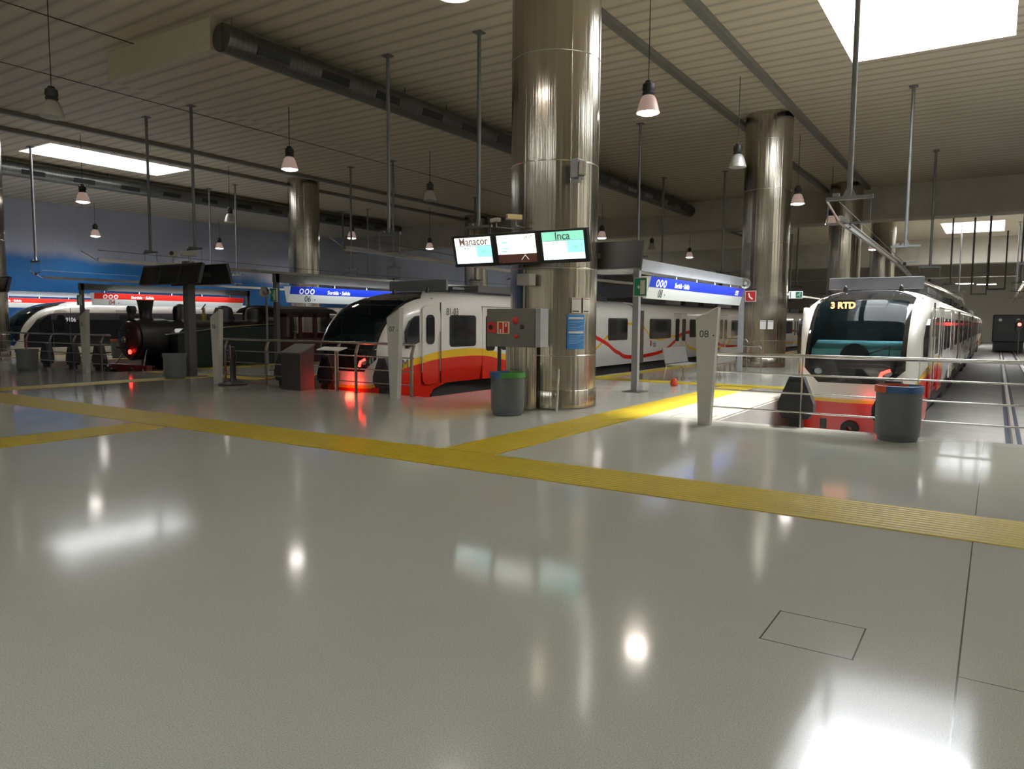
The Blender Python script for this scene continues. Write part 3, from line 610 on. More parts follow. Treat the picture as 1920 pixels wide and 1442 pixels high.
# ------------------------------------------------------------------ departure screens
def screen_frame(t, cx, w, h, on):
    """one screen, local x across, origin at bank centre; faces -y, leans forward at the top"""
    fr = MB().box(cx - w / 2, cx + w / 2, -.02, .07, -h / 2, h / 2, bev=.006).build('screen_frame', M['black'], t); return fr
def bank(x, y, z, on, label, flip=False, tilt=14, pole=None):
    t = thing('departure_screens', label, 'screens', (x, y, z), pi if flip else 0)
    hold = []
    W_, H_ = .90, .545
    for k in (-1, 0, 1):
        c = k * .90
        def P(u, v, e):  # tilt about x
            a = R(tilt); return (u, -e * cos(a) - v * sin(a), v * cos(a) - e * sin(a))
        q = MB(); r = bmesh.ops.create_cube(q.b, size=1); bmesh.ops.scale(q.b, verts=r['verts'], vec=(W_ - .004, .09, H_)); bmesh.ops.rotate(q.b, verts=r['verts'], cent=(0, 0, 0), matrix=Matrix.Rotation(R(tilt), 3, 'X')); bmesh.ops.translate(q.b, verts=r['verts'], vec=(c, .05, 0))
        bmesh.ops.bevel(q.b, geom=q.b.edges, offset=.006, segments=1, affect='EDGES'); f = q.build('screen_frame', M['black'], t)
        def rect(u0, u1, v0, v1, ma, e=.003, nm='screen_area'):
            o = MB().quad(P(c + u0, v0, e), P(c + u1, v0, e), P(c + u1, v1, e), P(c + u0, v1, e)).build(nm, M[ma], f, recalc=False); return o
        A, B = .385, .225
        e = (R(90) + R(tilt), 0, 0); e = (R(90) - R(-tilt), 0, 0)
        if not on: rect(-A, A, -B, B, 'soff', nm='dark_screen'); continue
        if k == 0:
            rect(-A, A, -.10, B, 's_w', nm='screen_area'); rect(-A, A, -B - .02, -.10, 's_b', nm='brown_lower_strip')
            text('14:07', .075, M['s_t'], f, P(c + .24, B - .055, .008), e, bold=.0)
            for v, m_, L_ in ((.10, 's_g', .12), (-.0, 's_c', .14), (-.05, 's_g', .10)): rect(-.30, -.30 + L_, v - .012, v + .012, m_, .006, 'text_line'); rect(-.16, .10, v - .007, v + .007, 's_l', .006, 'text_line')
            MB().path([P(c + .08, -.20, .008), P(c + .16, -.12, .008), P(c + .22, -.20, .008)], .006, 6).build('bright_chevron', M['wtxt'], f)
        else:
            rect(-A, A, -B, B, 's_a', nm='screen_area')
            rect(-A, A, .085, B, 's_w' if k < 0 else 's_g', .005, 'heading_band')
            text('Manacor' if k < 0 else 'Inca', .185, M['s_o'] if k < 0 else M['s_t'], f, P(c + (.02 if k < 0 else .0), .150, .008), e, sx=.95, bold=.002)
            rect(-A, A, .076, .084, 's_t', .006, 'divider_line'); rect(.055, .062, -.07, .08, 's_t', .006, 'divider_line')
            rect(.075, A, -.12, .074, 's_c', .005, 'map_panel')
            q = MB().sphere(P(c + .22, -.02, .006), .05, (1, .05, .7)).build('map_shape', M['s_g'], f)
            text('14:20' if k > 0 else '14:35', .06, M['s_o'], f, P(c - .15, .04, .008), e)
    if pole is None: MB().box(-.5, .5, .08, .16, -.05, .05).box(-.06, .06, .1, .62, -.06, .02).build('wall_bracket', M['dgalv'], t)
    else: MB().box(-.6, .6, .08, .14, -.06, .06).build('mounting_bar', M['dgalv'], t)
    return t
bank(-6.86, 10.62, 2.79, True, 'bank of three lit departure screens reading Manacor and Inca on the central column')
bank(-7.12, 13.45, 2.86, False, 'bank of dark switched-off screens on the far side of the central column', True)
t = thing('screen_mast', 'dark square mast carrying two banks of switched-off screens', 'mast', (-18.3, 12.05, 0))
MB().box(-.11, .11, -.11, .11, .02, 3.1).build('mast_post', M['dgalv'], t); MB().box(-.3, .3, -.3, .3, 0, .02).build('mast_foot', M['dgalv'], t)
bank(-18.55, 11.65, 2.74, False, 'near bank of three dark screens on the square mast', pole=1, tilt=-16)
bank(-18.35, 12.45, 2.76, False, 'far bank of three dark screens on the square mast', True, pole=1, tilt=-16)
bank(-30.0, 12.0, 2.72, False, 'bank of dark screens cut by the left edge of the picture', tilt=-14)
# CCTV cameras
def cctv(loc, rz, label, s=1.0, m_='cc', to=(-6.94, 12.02)):
    t = thing('security_camera', label, 'camera', loc, rz)
    MB().box(-.07 * s, .07 * s, -.20 * s, .18 * s, -.06 * s, .06 * s, bev=.01).build('camera_housing', M[m_], t)
    MB().tube((0, -.205 * s, 0), (0, -.19 * s, 0), .045 * s, n=16).build('camera_lens', M['black'], t)
    v = Vector((to[0] - loc[0], to[1] - loc[1], -.22 * s)); d = max(0, Vector((v.x, v.y)).length - .81 if to[0] == -6.94 else Vector((v.x, v.y)).length)
    if to[0] == -6.94: f = d / Vector((v.x, v.y)).length; v = Vector((v.x * f, v.y * f, v.z))
    v = Matrix.Rotation(-rz, 3, 'Z') @ v
    MB().path([(0, .02, -.06 * s), (0, .03, -.20 * s), v], .018 * s, 8).build('bracket', M['cc'], t); return t
cctv((-7.62, 11.1, 3.36), R(-110), 'pale security camera left above the lit screens', .62)
cctv((-7.12, 10.95, 3.36), R(-35), 'tan security camera above the middle lit screen', .72, 'cream')
cctv((-7.75, 10.85, 3.05), R(-60), 'small dark camera behind the Manacor screen', .6)
cctv((-18.9, 12.0, 3.32), R(50), 'pale security camera on top of the square screen mast', 1.3, to=(-18.3, 12.05))
cctv((-18.15, 12.0, 3.30), R(-40), 'darker security camera on top of the square screen mast', 1.1, to=(-18.3, 12.05))
t = thing('flood_light', 'grey floodlight clamped to the right side of the central column', 'light fitting', (-6.16, 11.32, 4.0))
MB().box(-.02, .12, -.10, .14, -.02, .30, bev=.01).build('fitting_body', M['galv'], t); MB().box(-.02, .13, -.06, .02, -.09, -.01).tube((0, .1, .14), (-.14, .2, .14), .03, n=8).build('fitting_bracket', M['galv'], t)
MB().lathe([(.05, 0), (.07, .02), (.07, .22), (.05, .24)], 12, c=(.16, 0, .02)).build('side_lamp', M['cc'], t, smooth=True)
t = thing('column_sensor', 'small pale box on the column under the lit screens', 'box', (-6.92, 11.0, 2.28)); MB().box(-.13, .13, -.08, .14, -.1, .1, bev=.01).build('box', M['cc'], t)
# ------------------------------------------------------------------ alarm cabinet and posters by the column
t = thing('alarm_cabinet', 'grey fire alarm cabinet on a pipe stand in front of the central column', 'cabinet', (-6.84, 10.65, 0))
MB().box(-.56, .42, -.13, .14, 1.12, 1.77, bev=.008).build('cabinet_body', M['cab'], t)
MB().box(.422, .52, -.12, .14, 1.13, 1.77, bev=.004).build('white_side_flap', M['alu'], t)
MB().tube((-.40, .03, 0), (-.40, .03, 1.12), .035, n=12).build('stand_pipe', M['plinth'], t)
MB().box(-.54, -.36, -.136, -.13, 1.36, 1.54).build('red_sticker', M['red'], t); MB().tube((-.47, -.14, 1.45), (-.47, -.13, 1.45), .045, n=16).build('red_sticker_knob', M['black'], t)
MB().box(-.335, -.085, -.136, -.13, 1.34, 1.55).build('cream_sticker', M['cream'], t)
for u in (-.305, -.195): MB().box(u, u + .08, -.140, -.136, 1.355, 1.535).build('red_pictogram', M['red'], t)
for u, v in ((-.265, 1.39), (-.155, 1.49)): MB().box(u - .012, u + .012, -.143, -.14, v - .03, v + .03).build('white_mark', M['pw'], t)
MB().sphere((.03, -.135, 1.57), .062, (1, .5, 1)).build('red_alarm_dome', M['red'], t, smooth=True); MB().sphere((.05, -.14, 1.30), .045, (1, .5, .8)).build('red_push_button', M['red'], t, smooth=True)
MB().box(.13, .21, -.15, -.13, 1.43, 1.50, bev=.01).build('brown_lock', M['maroon'], t)
t = thing('barrier_pole', 'thin red and white pole leaning by the central column', 'pole', (-6.25, 10.98, 0))
MB().tube((0, 0, 0), (0, .05, .75), .02, n=10).build('pole', M['pw'], t); MB().tube((0, .03, .36), (0, .035, .50), .0205, n=10).build('red_band', M['red'], t)
for dx, lab in ((0, 'upright steel box on the left front of the central column'),):
    t = thing('column_front_box', lab, 'upright_box', (-7.05, 11.0, 0)); MB().box(-.24, .30, -.06, .14, 0, 1.15, bev=.02).build('upright_box', M['steel'], t)  # plain steel box standing against the lower column
def poster(a, z0, z1, w, ma, label, lines, cen=(-6.94, 12.02)):
    t = thing('poster', label, 'poster', (*cen, 0)); n = 8; r = .822; q = MB()
    A = [(r * sin(R(a) + w * (i / n - .5)), -r * cos(R(a) + w * (i / n - .5))) for i in range(n + 1)]
    for (x0, y0), (x1, y1) in zip(A, A[1:]): q.quad((x0, y0, z0), (x1, y1, z0), (x1, y1, z1), (x0, y0, z1))
    q.build('sheet', M[ma], t, smooth=True, recalc=False)
    for zz, hh, ff, mm in lines:
        q = MB(); r2 = r + .004; B = [(r2 * sin(R(a) + w * .85 * (i / n * ff - .5)), -r2 * cos(R(a) + w * .85 * (i / n * ff - .5))) for i in range(n + 1)]
        for (x0, y0), (x1, y1) in zip(B, B[1:]): q.quad((x0, y0, zz), (x1, y1, zz), (x1, y1, zz + hh), (x0, y0, zz + hh))
        q.build('printed_line', M[mm], t, recalc=False)
    return t
poster(60, 1.07, 1.68, .44, 'poster', 'blue printed notice on the right of the central column', [(1.60, .035, 1, 'pw'), (1.35, .035, 1, 'pw')] + [(1.56 - i * .028, .007, 1 - .25 * (i % 3), 'pm') for i in range(7)] + [(1.31 - i * .028, .007, 1 - .2 * (i % 3), 'pm') for i in range(6)])
poster(60, 1.71, 1.98, .24, 'pw', 'white notice above the blue notice, left of the pair', [(1.95, .01, 1, 'red'), (1.73, .02, .8, 'txt')])
poster(76, 1.71, 1.98, .22, 'pw', 'white notice above the blue notice, right of the pair', [(1.95, .01, 1, 'red'), (1.73, .02, .8, 'txt')])
poster(15, 1.35, 1.66, .24, 'pw', 'white notice on the second steel column, left of two', [(1.62, .012, 1, 'txt')], (-7.06, 27.3))
poster(33, 1.35, 1.66, .24, 'pw', 'white notice on the second steel column, right of two', [(1.62, .012, 1, 'txt')], (-7.06, 27.3))
# ------------------------------------------------------------------ benches and hoop rails on the platform
def bench(x, y, rz, label):
    t = thing('platform_bench', label, 'bench', (x, y, 0), rz)
    for s_ in (-.75, .75):
        MB().path([(s_ - .0, -.28, 0), (s_, -.22, .42), (s_, .20, .40), (s_, .30, .0)], .016, 8).build('leg', M['stl'], t)
    MB().box(-.85, .85, -.25, .20, .41, .43).build('seat', M['seat'], t)
    MB().box(-.85, .85, -.015, .015, -.22, .22, rot=Matrix.Rotation(R(-14), 3, 'X')).build('backrest', M['seat'], t, loc=(0, .24, .66))
bench(-7.2, 19.7, R(90), 'metal mesh bench on the platform under the 08 gantry, left one')
bench(-6.5, 20.6, R(-90), 'metal mesh bench on the platform under the 08 gantry, right one behind the 08 sign')
def hoop(x, y, L, h, label):
    t = thing('hoop_barrier', label, 'barrier', (x, y, 0)); pts = [(0, 0, 0), (0, 0, h - .08), (.06, 0, h), (L - .06, 0, h), (L, 0, h - .08), (L, 0, 0)]
    MB().path(pts, .025, 10).build('hoop', M['stl'], t, smooth=True); return t
hoop(-7.62, 24.75, .75, 1.02, 'stainless hoop barrier nearest the far gantry post')
hoop(-6.95, 24.2, .68, .82, 'lower stainless hoop barrier just left of the second column')
hoop(-8.0, 24.0, .8, .7, 'low stainless hoop barrier behind the far gantry post')
t = thing('ball', 'small orange-red ball on the platform floor by the benches', 'ball', (-6.55, 17.3, 0)); MB().lathe([(.001, .2), (.05, .19), (.09, .12), (.10, .04), (.06, 0), (.001, 0)], 16).build('object_body', M['redrim'], t, smooth=True)
# ------------------------------------------------------------------ trains
PROF = [(0, .86), (.02, .98), (.06, 1.08), (.12, 1.17), (.20, 1.30), (.32, 1.46), (.46, 1.60), (.64, 1.76), (.85, 1.91), (1.1, 2.04), (1.4, 2.14), (1.8, 2.22), (2.3, 2.28), (2.9, 2.31), (3.6, 2.33)]
WID = [(0, .66), (.02, .78), (.06, .86), (.12, .92), (.20, .97), (.32, 1.02), (.46, 1.06), (.64, 1.10), (.85, 1.14), (1.1, 1.17), (1.4, 1.20), (1.8, 1.22)]
def lerp(P, y):
    if y <= P[0][0]: return P[0][1]
    for (a, b), (c, d) in zip(P, P[1:]):
        if y <= c: return b + (d - b) * (y - a) / (c - a)
    return P[-1][1]
def section(w, top, bot, n=30):
    zc = min(1.55, top - .38); pts = [(w * .93, bot), (w * .985, bot + .35), (w, min(.6, zc - .1))]
    for i in range(n + 1):
        a = pi * i / n; e = 2 / 3.1; cx = cos(a); sx = sin(a)
        pts.append((w * (1 if cx >= 0 else -1) * abs(cx) ** e, zc + (top - zc) * abs(sx) ** e))
    pts += [(-w, min(.6, zc - .1)), (-w * .985, bot + .35), (-w * .93, bot)]; return pts
def cells(b, planes):
    for co, no in planes: bmesh.ops.bisect_plane(b, geom=b.verts[:] + b.edges[:] + b.faces[:], plane_co=co, plane_no=no, dist=1e-5)
def inside(c, planes): return all((c - Vector(co)).dot(Vector(no)) < 0 for co, no in planes)
def keep(src, test, off=0.0):
    b = src.copy(); b.normal_update()
    bmesh.ops.delete(b, geom=[f for f in b.faces if not test(f.calc_center_median())], context='FACES')
    if off:
        b.normal_update()
        for v in b.verts: v.co += v.normal * off
    return b
def from_bm(b, name, ma, parent, loc=None):
    q = MB(); q.b.free(); q.b = b; return q.build(name, ma, parent, loc, smooth=True, recalc=False)
def train(x, tip, label, liv, ncars, number, windows_front, tail=(1, 1), L0=13.55, Lc=15.2, dashm='dash', led=None, hw=1.0, roofkit=True, glass_on=True):
    t = thing('train', label, 'train', (x, tip, -1.06)); OFF = (0, 0, 1.06)
    b = bmesh.new(); rings = []
    ys = [p[0] for p in PROF] + [5, 9, L0]
    for y in ys:
        w = lerp(WID, y); bot = -.62 if y < 1.6 else (-.62 + (y - 1.6) / .25 * .66 if y < 1.85 else .04)
        rings.append([b.verts.new((u, y, v)) for u, v in section(w, lerp(PROF, y), bot)])
    # step the skirt up behind the nose
    for A, B in zip(rings, rings[1:]):
        n = len(A)
        for i in range(n - 1): b.faces.new((A[i], A[i + 1], B[i + 1], B[i]))
    b.faces.new(rings[0][::-1]); b.faces.new(rings[-1])
    bmesh.ops.recalc_face_normals(b, faces=b.faces)
    mk = [((.90, 0, 0), (1, 0, 0)), ((-.90, 0, 0), (-1, 0, 0)), ((0, 2.25, 0), (0, 1, 0)), ((.9, 1.62, 0), (.8, .6, 0)), ((-.9, 1.62, 0), (-.8, .6, 0)), ((0, 0, .40), (0, 0, -1)), ((.90, 0, .68), (.7, 0, -.7)), ((-.90, 0, .68), (-.7, 0, -.7))]
    gl = [((.82, 0, 0), (1, 0, 0)), ((-.82, 0, 0), (-1, 0, 0)), ((0, 0, 2.03), (0, 0, 1)), ((0, 0, .90), (0, 0, -1)), ((0, 1.15, 0), (0, 1, 0))]
    if hw != 1.0: pass
    cells(b, mk + gl)
    ing = lambda c: inside(c, gl) and inside(c, mk)
    from_bm(keep(b, lambda c: not inside(c, mk)), 'car_body', liv, t, OFF)
    mo = from_bm(keep(b, lambda c: inside(c, mk) and not ing(c), .006), 'cab_front_mask', M['mask'], t, OFF)
    gw = from_bm(keep(b, ing, .003), 'windscreen', M['wglass'], t, OFF); b.free()
    # cab interior
    ci = MB(); ci.box(-1.0, 1.0, 1.9, 1.95, .2, 2.1).box(-.88, .88, .12, 1.9, .62, .70).box(-1.04, -1.0, .9, 1.9, .6, 1.7).box(1.0, 1.04, .9, 1.9, .6, 1.7).box(-.8, .8, 1.25, 1.9, 1.93, 1.96)
    ci.box(-.35, .35, 1.35, 1.5, .7, 1.5, bev=.05).build('cab_interior', M['dark'], t, OFF)
    MB().prism([(.12, .86), (.20, 1.06), (.75, 1.22), (.95, 1.18), (.95, .70), (.12, .70)], 'x', -.80, .80).build('dashboard', M[dashm], t, OFF)
    MB().lathe([(.001, -.02), (.27, -.02), (.27, .02), (.001, .02)], 24, c=(0, .16, .90), axis='Y').build('console_hood', M['black'], t, OFF)
    wp = MB().path([(.62, .03, .95), (.62, .05, 1.12), (.14, .02, .93)], .008, 6).path([(.62, .05, 1.12), (.02, .02, .90)], .008, 6).build('wiper', M['black'], t, OFF)
    if led: text(led, .17, M['amber'], t, (-.32, .60, 2.98), (R(90), 0, 0), name='destination_display', bold=.006)
    # headlight clusters
    for s_ in (-1, 1):
        q = MB(); q.sphere((s_ * .62, -.01, .62), .075, (1.0, .35, .8)).build('lamp_glass', M['dim'], t, OFF, smooth=True)
        if tail[0 if s_ < 0 else 1]:
            MB().path([(s_ * .48, -.015, .52), (s_ * .52, -.015, .62), (s_ * .66, -.015, .68)], .03, 8).build('tail_light', M['tail'], t, OFF, smooth=True)
            l = bpy.data.lights.new('tail_glow', 'POINT'); l.energy = (1.5 if not tail[0] else 1.5 if s_ < 0 else 8) * tail[0 if s_ < 0 else 1]; l.color = (1, .04, .02); l.shadow_soft_size = .10; qo = bpy.data.objects.new('tail_glow', l); COL.objects.link(qo); qo.parent = t; qo.location = (s_ * .32, -.16, 1.22)
    # front skirt details
    for s_ in (-.49, .49): MB().box(s_ - .06, s_ + .06, -.012, .02, -.52, -.32).build('skirt_slot', M['black'], t, OFF)
    MB().lathe([(.05, -.14), (.16, -.10), (.16, 0), (.10, .06)], 18, c=(0, 0, -.48), axis='Y').build('coupler', M['under'], t, OFF, smooth=True)
    # rear cars
    bodies = [(0, L0)]; y = L0 + .55
    for k in range(1, ncars):
        b = bmesh.new(); rr = []
        for yy in (y, y + .02, y + Lc - .02, y + Lc):
            e = .03 if yy in (y, y + Lc) else 0
            rr.append([b.verts.new((u * (1 - e), yy, v)) for u, v in section(1.22, 2.33 - e, .04)])
        for A, B in zip(rr, rr[1:]):
            for i in range(len(A) - 1): b.faces.new((A[i], A[i + 1], B[i + 1], B[i]))
        b.faces.new(rr[0][::-1]); b.faces.new(rr[-1]); bmesh.ops.recalc_face_normals(b, faces=b.faces)
        from_bm(b, 'car_body', liv, t, OFF); bodies.append((y, y + Lc)); y += Lc + .55
    for (a0, a1), (b0, b1) in zip(bodies, bodies[1:]):
        gsec = [(u * .97, v * .985) for u, v in section(1.22, 2.33, .02)]
        MB().prism(gsec, 'y', a1 - .02, b0 + .02).build('gangway', M['gang'], t, OFF)
        for s_ in (-1, 1): MB().box(s_ * 1.19, s_ * 1.235, b0 - .52, b0 + .16, .02, 2.0).build('gangway_cover', M['gang'], t, OFF)
    # underframe and bogies
    for a0, a1 in bodies:
        MB().box(-1.0, 1.0, max(a0, 1.9), a1, -.45, .06).build('underframe', M['under'], t, OFF)
        for yy in (max(a0 + 1.2, 2.6), a1 - 2.6):
            bg = MB().box(-.98, .98, yy - .1, yy + 2.0, -.72, -.30, bev=.04).build('bogie', M['under'], t, OFF)
            for w in (.25, 1.65):
                for s_ in (-1, 1): MB().tube((s_ * .46, yy + w, -.60), (s_ * .56, yy + w, -.60), .31, n=24).build('wheel', M['under'], bg, smooth=True)
    # side glazing, doors
    for s_ in (1, -1):
        X0, X1 = s_ * 1.195, s_ * 1.228
        def win(y0, y1, z0, z1, r=.09, par=None, nm='window', m_='win', pr=0):
            return MB().prism(rrect(y0, y1, z0, z1, r), 'x', X0, X1 + s_ * pr).build(nm, M[m_], par or t, OFF if par is None else None, smooth=False)
        MB().prism([(.80 , .92), (1.22, 1.06), (1.22, 1.68), (1.08, 1.66), (.90, 1.54), (.78, 1.30)], 'x', s_ * 1.10, X1 - s_ * .02).build('cab_side_window', M['win'], t, OFF)
        dmat = liv
        d = MB().prism(rrect(1.31, 1.88, .06, 1.90, .14), 'x', X0, X1 - s_ * .002).build('cab_door', dmat, t, OFF); win(1.43, 1.75, 1.0, 1.70, .12, d, 'door_window', pr=.004)
        for yy in (1.26, 1.93): MB().tube((X1 + s_ * .02, yy, .35), (X1 + s_ * .02, yy, 1.3), .012, n=6).build('grab_handle', M['stl'], t, OFF)
        MB().box(X0, X1, 1.99, 2.0, .05, 2.0).build('panel_joint', M['txt'], t, OFF)
        if number: text(number, .25, M['wtxt'] if number[0] == '9' else M['txt'], t, (X1 + s_ * .004, 2.44 if number[0] != '9' else 2.0, 2.83 if number[0] != '9' else 2.55), (R(90), 0, s_ * R(90)), name='fleet_number', sx=.85)
        for a0, a1, typ in windows_front:
            if typ == 'w': win(a0, a1, .92, 1.70)
            if typ == 'd':
                mid = (a0 + a1) / 2
                for q0, q1 in ((a0, mid - .01), (mid + .01, a1)):
                    d = MB().prism(rrect(q0, q1, .05, 1.92, .03), 'x', X0, X1 - s_ * .001).build('passenger_door', dmat, t, OFF)
                    win(q0 + .14, q1 - .14, .78, 1.72, .1, d, 'door_window', pr=.004)
                MB().box(X0, X1 + s_ * .002, a0 - .02, a1 + .02, 1.925, 1.94).build('door_header', M['txt'], t, OFF)
    # roof equipment
    if roofkit:
        MB().box(-.80, .80, 3.0, 3.5, 2.36, 2.42, bev=.01).build('aerial_base', M['grille'], t, OFF)
        bx = MB().box(-.95, .95, 2.55, 2.62, 2.32, 2.58, bev=.01).build('roof_grille_panel', M['grille'], t, OFF)
        for s_ in (-.55, .55): MB().lathe([(.03, 0), (.06, .02), (.05, .1), (.03, .14), (.001, .16)], 10, c=(s_, 2.3, 2.24)).build('roof_horn', M['black'], t, OFF, smooth=True)
        for k, (a0, a1) in enumerate(bodies):
            yy = a0 + (4.2 if k == 0 else 1.0)
            while yy < a1 - 2.5:
                L_ = random.uniform(1.6, 2.8); MB().box(-.75, .75, yy, yy + L_, 2.30, 2.50 + .08 * random.random(), bev=.03).build('roof_unit', M[random.choice(['under', 'under', 'dgalv'])], t, OFF); yy += L_ + random.uniform(.25, .8)
            MB().tube((.85, a0 + 2.8, 2.30), (.85, a1 - .4, 2.30), .02, n=6).tube((.6, a0 + 2.8, 2.42), (.6, a1 - .4, 2.42), .015, n=6).build('roof_pipe', M['under'], t, OFF)
    return t
WF = [(2.33, 3.43, 'w'), (3.72, 5.15, 'd'), (5.55, 6.8, 'w'), (7.05, 8.3, 'w'), (8.65, 10.05, 'd'), (11.2, 12.8, 'w')]
def rear(n, L0=13.55, Lc=15.2):
    o = []; y = L0 + .55
    for k in range(1, n):
        o += [(y + .75, y + 3.0, 'w'), (y + 3.35, y + 4.85, 'd'), (y + 5.2, y + 6.9, 'w'), (y + 7.2, y + 8.9, 'w'), (y + 9.3, y + 10.7, 'd'), (y + 11.3, y + 13.6, 'w')]; y += Lc + .55
    return o
LV = livery('livery_red_yellow_sweep'); LB = livery_band('livery_dark_band'); LW = livery('livery_red_yellow_ribbon')
train(-12.45, 12.05, 'white train with red and yellow sweep behind the 07 sign, fleet number 81-03', LV, 4, '81-03', WF + rear(4), tail=(1, 1), dashm='dark')
t8 = train(-2.3, 15.6, 'white train with black cab front and red skirt behind the right-hand handrail', LW, 4, None, WF + rear(4), tail=(0, 1), led='3 RTD')
t9 = train(-34.9, 14.5, 'white train with dark window band numbered 9106 beyond the steam locomotive', LB, 3, '9106', [(4.0, 5.4, 'd'), (9, 10.4, 'd')] + rear(3), tail=(0, 0), dashm='dark', roofkit=False)
train(-37.85, 16.0, 'plain white train standing behind train 9106 near the blue wall', M['white'], 3, None, [(4, 5.4, 'd'), (6, 8.3, 'w'), (9, 10.4, 'd')] + rear(3), tail=(0, 0), dashm='dark', roofkit=False)
t7 = bpy.data.objects['train']
text('SFM', .30, M['txt'], t7, (1.16, .62, 1.62), (R(90), 0, R(80)), name='side_lettering', sx=.9)
text('tib', .34, M['txt'], t7, (1.232, 15.35, 1.76), (R(90), 0, R(90)), name='operator_lettering', sx=.9)
MB().box(0, .006, -.12, .0, 0, .22).build('red_mark', M['red'], t7, (1.228, 15.05, 1.70))
text('SFM', .26, M['txt'], t8, (1.21, 1.05, 1.66), (R(90), 0, R(84)), name='side_lettering', sx=.9)
# small operator mark on the second car of the 81-03 train
# ------------------------------------------------------------------ steam locomotive
t = thing('steam_locomotive', 'black narrow-gauge steam locomotive with tall chimney and red buffer beam', 'steam locomotive', (-23.4, 13.2, -1.06)); OFF = (0, 0, 1.06)
MB().tube((0, .75, .92), (0, 5.3, .92), .60, n=40).build('boiler', M['locob'], t, OFF, smooth=True)
MB().tube((0, .12, .88), (0, 1.2, .88), .68, n=40).build('smokebox', M['locob'], t, OFF, smooth=True)
dr = MB().lathe([(.001, -.10), (.25, -.085), (.50, -.03), (.58, .0), (.60, .05), (.60, .13)], 36, c=(0, 0, .88), axis='Y').build('smokebox_door', M['maroon'], t, OFF, smooth=True)
MB().box(-.4, .1, -.13, -.09, .86, .90).box(-.05, .0, -.16, -.08, .8, .95).lathe([(.09, -.16), (.11, -.14), (.09, -.12)], 16, c=(0, 0, .88), axis='Y').build('door_handle', M['stl'], dr)
for zz in (1.15, .6): MB().box(-.5, .2, -.115, -.07, zz, zz + .05).build('door_hinge', M['locob'], dr)
MB().lathe([(.30, 0), (.22, .10), (.19, .16), (.20, .35), (.25, .66), (.27, .70), (.23, .70), (.17, .3)], 28, c=(0, .62, 1.46)).build('chimney', M['locob'], t, OFF, smooth=True)
for yy, r_, h_ in ((1.85, .24, .62), (3.55, .33, .60), (4.85, .30, .58)):
    MB().lathe([(r_ * 1.25, 0), (r_ * 1.02, .10), (r_, .14), (r_, h_ * .62), (r_ * .85, h_ * .86), (r_ * .4, h_ * .98), (.001, h_)], 28, c=(0, yy, 1.45)).build('dome', M['locob'], t, OFF, smooth=True)
MB().tube((0, 2.75, 1.5), (0, 2.75, 1.75), .1, n=14).tube((0, 2.75, 1.75), (0, 2.75, 1.95), .05, n=10).tube((-.12, 2.75, 1.9), (.12, 2.75, 2.08), .02, n=8).build('safety_valve', M['brass'], t, OFF)
MB().tube((0, .15, 1.55), (0, .15, 1.75), .09, n=14).tube((0, .05, 1.84), (0, .25, 1.84), .13, n=18).build('headlamp', M['locob'], t, OFF)
for s_ in (-1, 1):
    MB().prism([(1.05, -.05), (5.2, -.05), (5.2, 1.30), (1.25, 1.24), (1.05, 1.1)], 'x', s_ * .66, s_ * 1.08).build('side_tank', M['locog'], t, OFF)
    MB().path([(s_ * 1.10, .6, 1.05), (s_ * 1.10, 3.0, 1.30), (s_ * 1.10, 5.1, 1.42)], .022, 8).build('handrail_pipe', M['stl'], t, OFF)
    MB().box(s_ * .5, s_ * .98, .1, 1.0, -.62, -.08, bev=.05).build('cylinder', M['locob'], t, OFF)
    MB().path([(s_ * .98, 1.0, -.42), (s_ * .98, 4.6, -.62)], .035, 8).build('connecting_rod', M['stl'], t, OFF)
    for yy in (1.5, 2.9, 4.3): MB().lathe([(.08, -.04), (.10, .04), (.38, .03), (.44, .05), (.46, -.05), (.36, -.05)], 28).build('driving_wheel', M['locor'], t, (s_ * .56, yy, .62), smooth=True).rotation_euler = (0, R(90), 0)
    MB().lathe([(.03, -.30), (.14, -.30), (.15, -.26), (.06, -.24), (.06, 0)], 18, c=(s_ * .68, -.05, -.12), axis='Y').build('buffer', M['locob'], t, OFF, smooth=True)
    MB().tube((s_ * .95, -.1, -.15), (s_ * .55, .3, .62), .025, n=8).build('front_stay', M['stl'], t, OFF)
MB().box(-1.1, 1.1, -.06, .12, -.38, .08, bev=.01).build('buffer_beam', M['locor'], t, OFF)
MB().box(-1.08, 1.08, .1, 8.3, -.22, -.08).build('running_board', M['locob'], t, OFF)
MB().prism([(-.9, -.40), (.9, -.40), (.35, -.92), (-.35, -.92)], 'y', -.35, -.2).build('cowcatcher', M['locor'], t, OFF)
cb = MB()
for s_ in (-1, 1):
    x0, x1 = s_ * 1.06, s_ * 1.12
    cb.box(x0, x1, 5.2, 7.6, -.1, .85)
    for y0, y1 in ((5.2, 5.45), (6.05, 6.2), (6.75, 6.95), (7.45, 7.6)): cb.box(x0, x1, y0, y1, .85, 1.78)
    cb.box(x0, x1, 5.2, 7.6, 1.66, 1.82)
cb.box(-1.1, 1.1, 5.2, 5.26, -.1, 1.0).box(-1.1, -.75, 5.2, 5.26, 1.0, 1.8).box(.75, 1.1, 5.2, 5.26, 1.0, 1.8).box(-.2, .2, 5.2, 5.26, 1.0, 1.8).build('cab', M['maroon'], t, OFF)
MB().prism([(-1.22, 1.80), (-1.0, 1.90), (-.5, 2.0), (0, 2.03), (.5, 2.0), (1.0, 1.90), (1.22, 1.80), (1.22, 1.86), (1.0, 1.97), (.5, 2.07), (0, 2.10), (-.5, 2.07), (-1.0, 1.97), (-1.22, 1.86)], 'y', 5.0, 7.9).build('cab_roof', M['locob'], t, OFF)
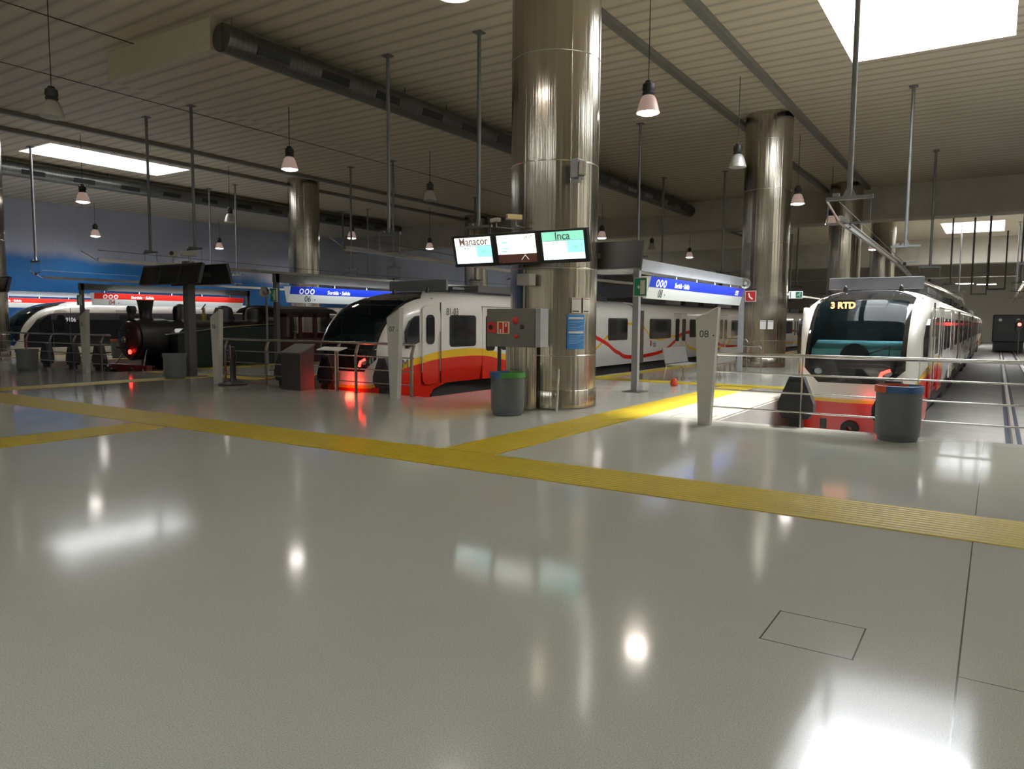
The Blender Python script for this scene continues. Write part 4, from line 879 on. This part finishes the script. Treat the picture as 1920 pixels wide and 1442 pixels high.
MB().prism([(-1.0, -.1), (1.0, -.1), (1.0, .95), (.8, 1.05), (-.8, 1.05), (-1.0, .95)], 'y', 7.7, 8.6).build('coal_bunker', M['locor'], t, OFF)
MB().tube((.3, -.14, .50), (.3, -.10, .50), .07, n=16).build('red_lamp', M['tail'], t, OFF)
# ------------------------------------------------------------------ far end of the hall
t = thing('goods_train', 'dark train standing far away on the right-hand track', 'train', (.95, 84, -1.06))
MB().box(-1.3, 1.3, 0, 16, 1.0, 3.6, bev=.1).build('train_body', M['locob'], t); MB().box(-1.2, 1.2, 0, 16, .2, 1.0).build('train_underframe', M['under'], t)
for s_ in (-.7, .7): MB().tube((s_, -.03, 3.1), (s_, 0, 3.1), .14, n=16).build('headlamp_glass', M['pw'], t)
MB().box(-.9, .9, -.02, 0, 2.0, 2.8).build('cab_window', M['mask'], t)
t = thing('signal_light', 'glowing red railway signal far down the right-hand track', 'signal', (1.68, 80, -1.06))
MB().tube((0, 0, 0), (0, 0, 2.2), .05, n=10).build('signal_post', M['dgalv'], t); MB().box(-.2, .2, -.08, .1, 2.1, 3.1, bev=.03).build('signal_head', M['black'], t)
MB().sphere((0, -.1, 2.68), .15).build('red_lens', M['siglit'], t, smooth=True)
for x, y, z, lab in ((-3.5, 104, 6.4, 'lit ceiling strip light at the far end, left one'), (-1.2, 98, 6.0, 'lit ceiling strip light at the far end, middle one'), (2.6, 96, 6.1, 'lit ceiling strip light at the far end, right one')):
    t = thing('strip_light', lab, 'lamp', (x, y, z), 0, 'strip lights at the far end'); MB().box(-.9, .9, -.12, .12, 0, .08).build('tube_cover', M['striplit'], t); l = bpy.data.lights.new('tube_light', 'POINT'); l.energy = 350; l.color = (1, .95, .8); l.shadow_soft_size = .4; q = bpy.data.objects.new('tube_light', l); COL.objects.link(q); q.parent = t; q.location = (0, 0, -.4); MB().tube((-.7, 0, .08), (-.7, 0, ZC - z), .01, n=6).tube((.7, 0, .08), (.7, 0, ZC - z), .01, n=6).build('suspension_rod', M['cable'], t)
for i, (x, y) in enumerate(((3.3, 50), (3.3, 64), (-.6, 52), (-1.6, 60), (3.3, 78), (2.2, 46))):
    t = thing('hanging_post', 'dark hanging frame over the far right track, %s from the front' % ('first', 'second', 'third', 'fourth', 'fifth', 'sixth')[i], 'hanging frame', (x, y, 0)); MB().box(-.06, .06, -.06, .06, 3.6, ZC).box(-.06, .9, -.05, .05, 3.6, 3.7).build('frame', M['dgalv'], t); MB().box(.82, .9, -.04, .04, 3.6, 7.0).build('strut', M['dgalv'], t)
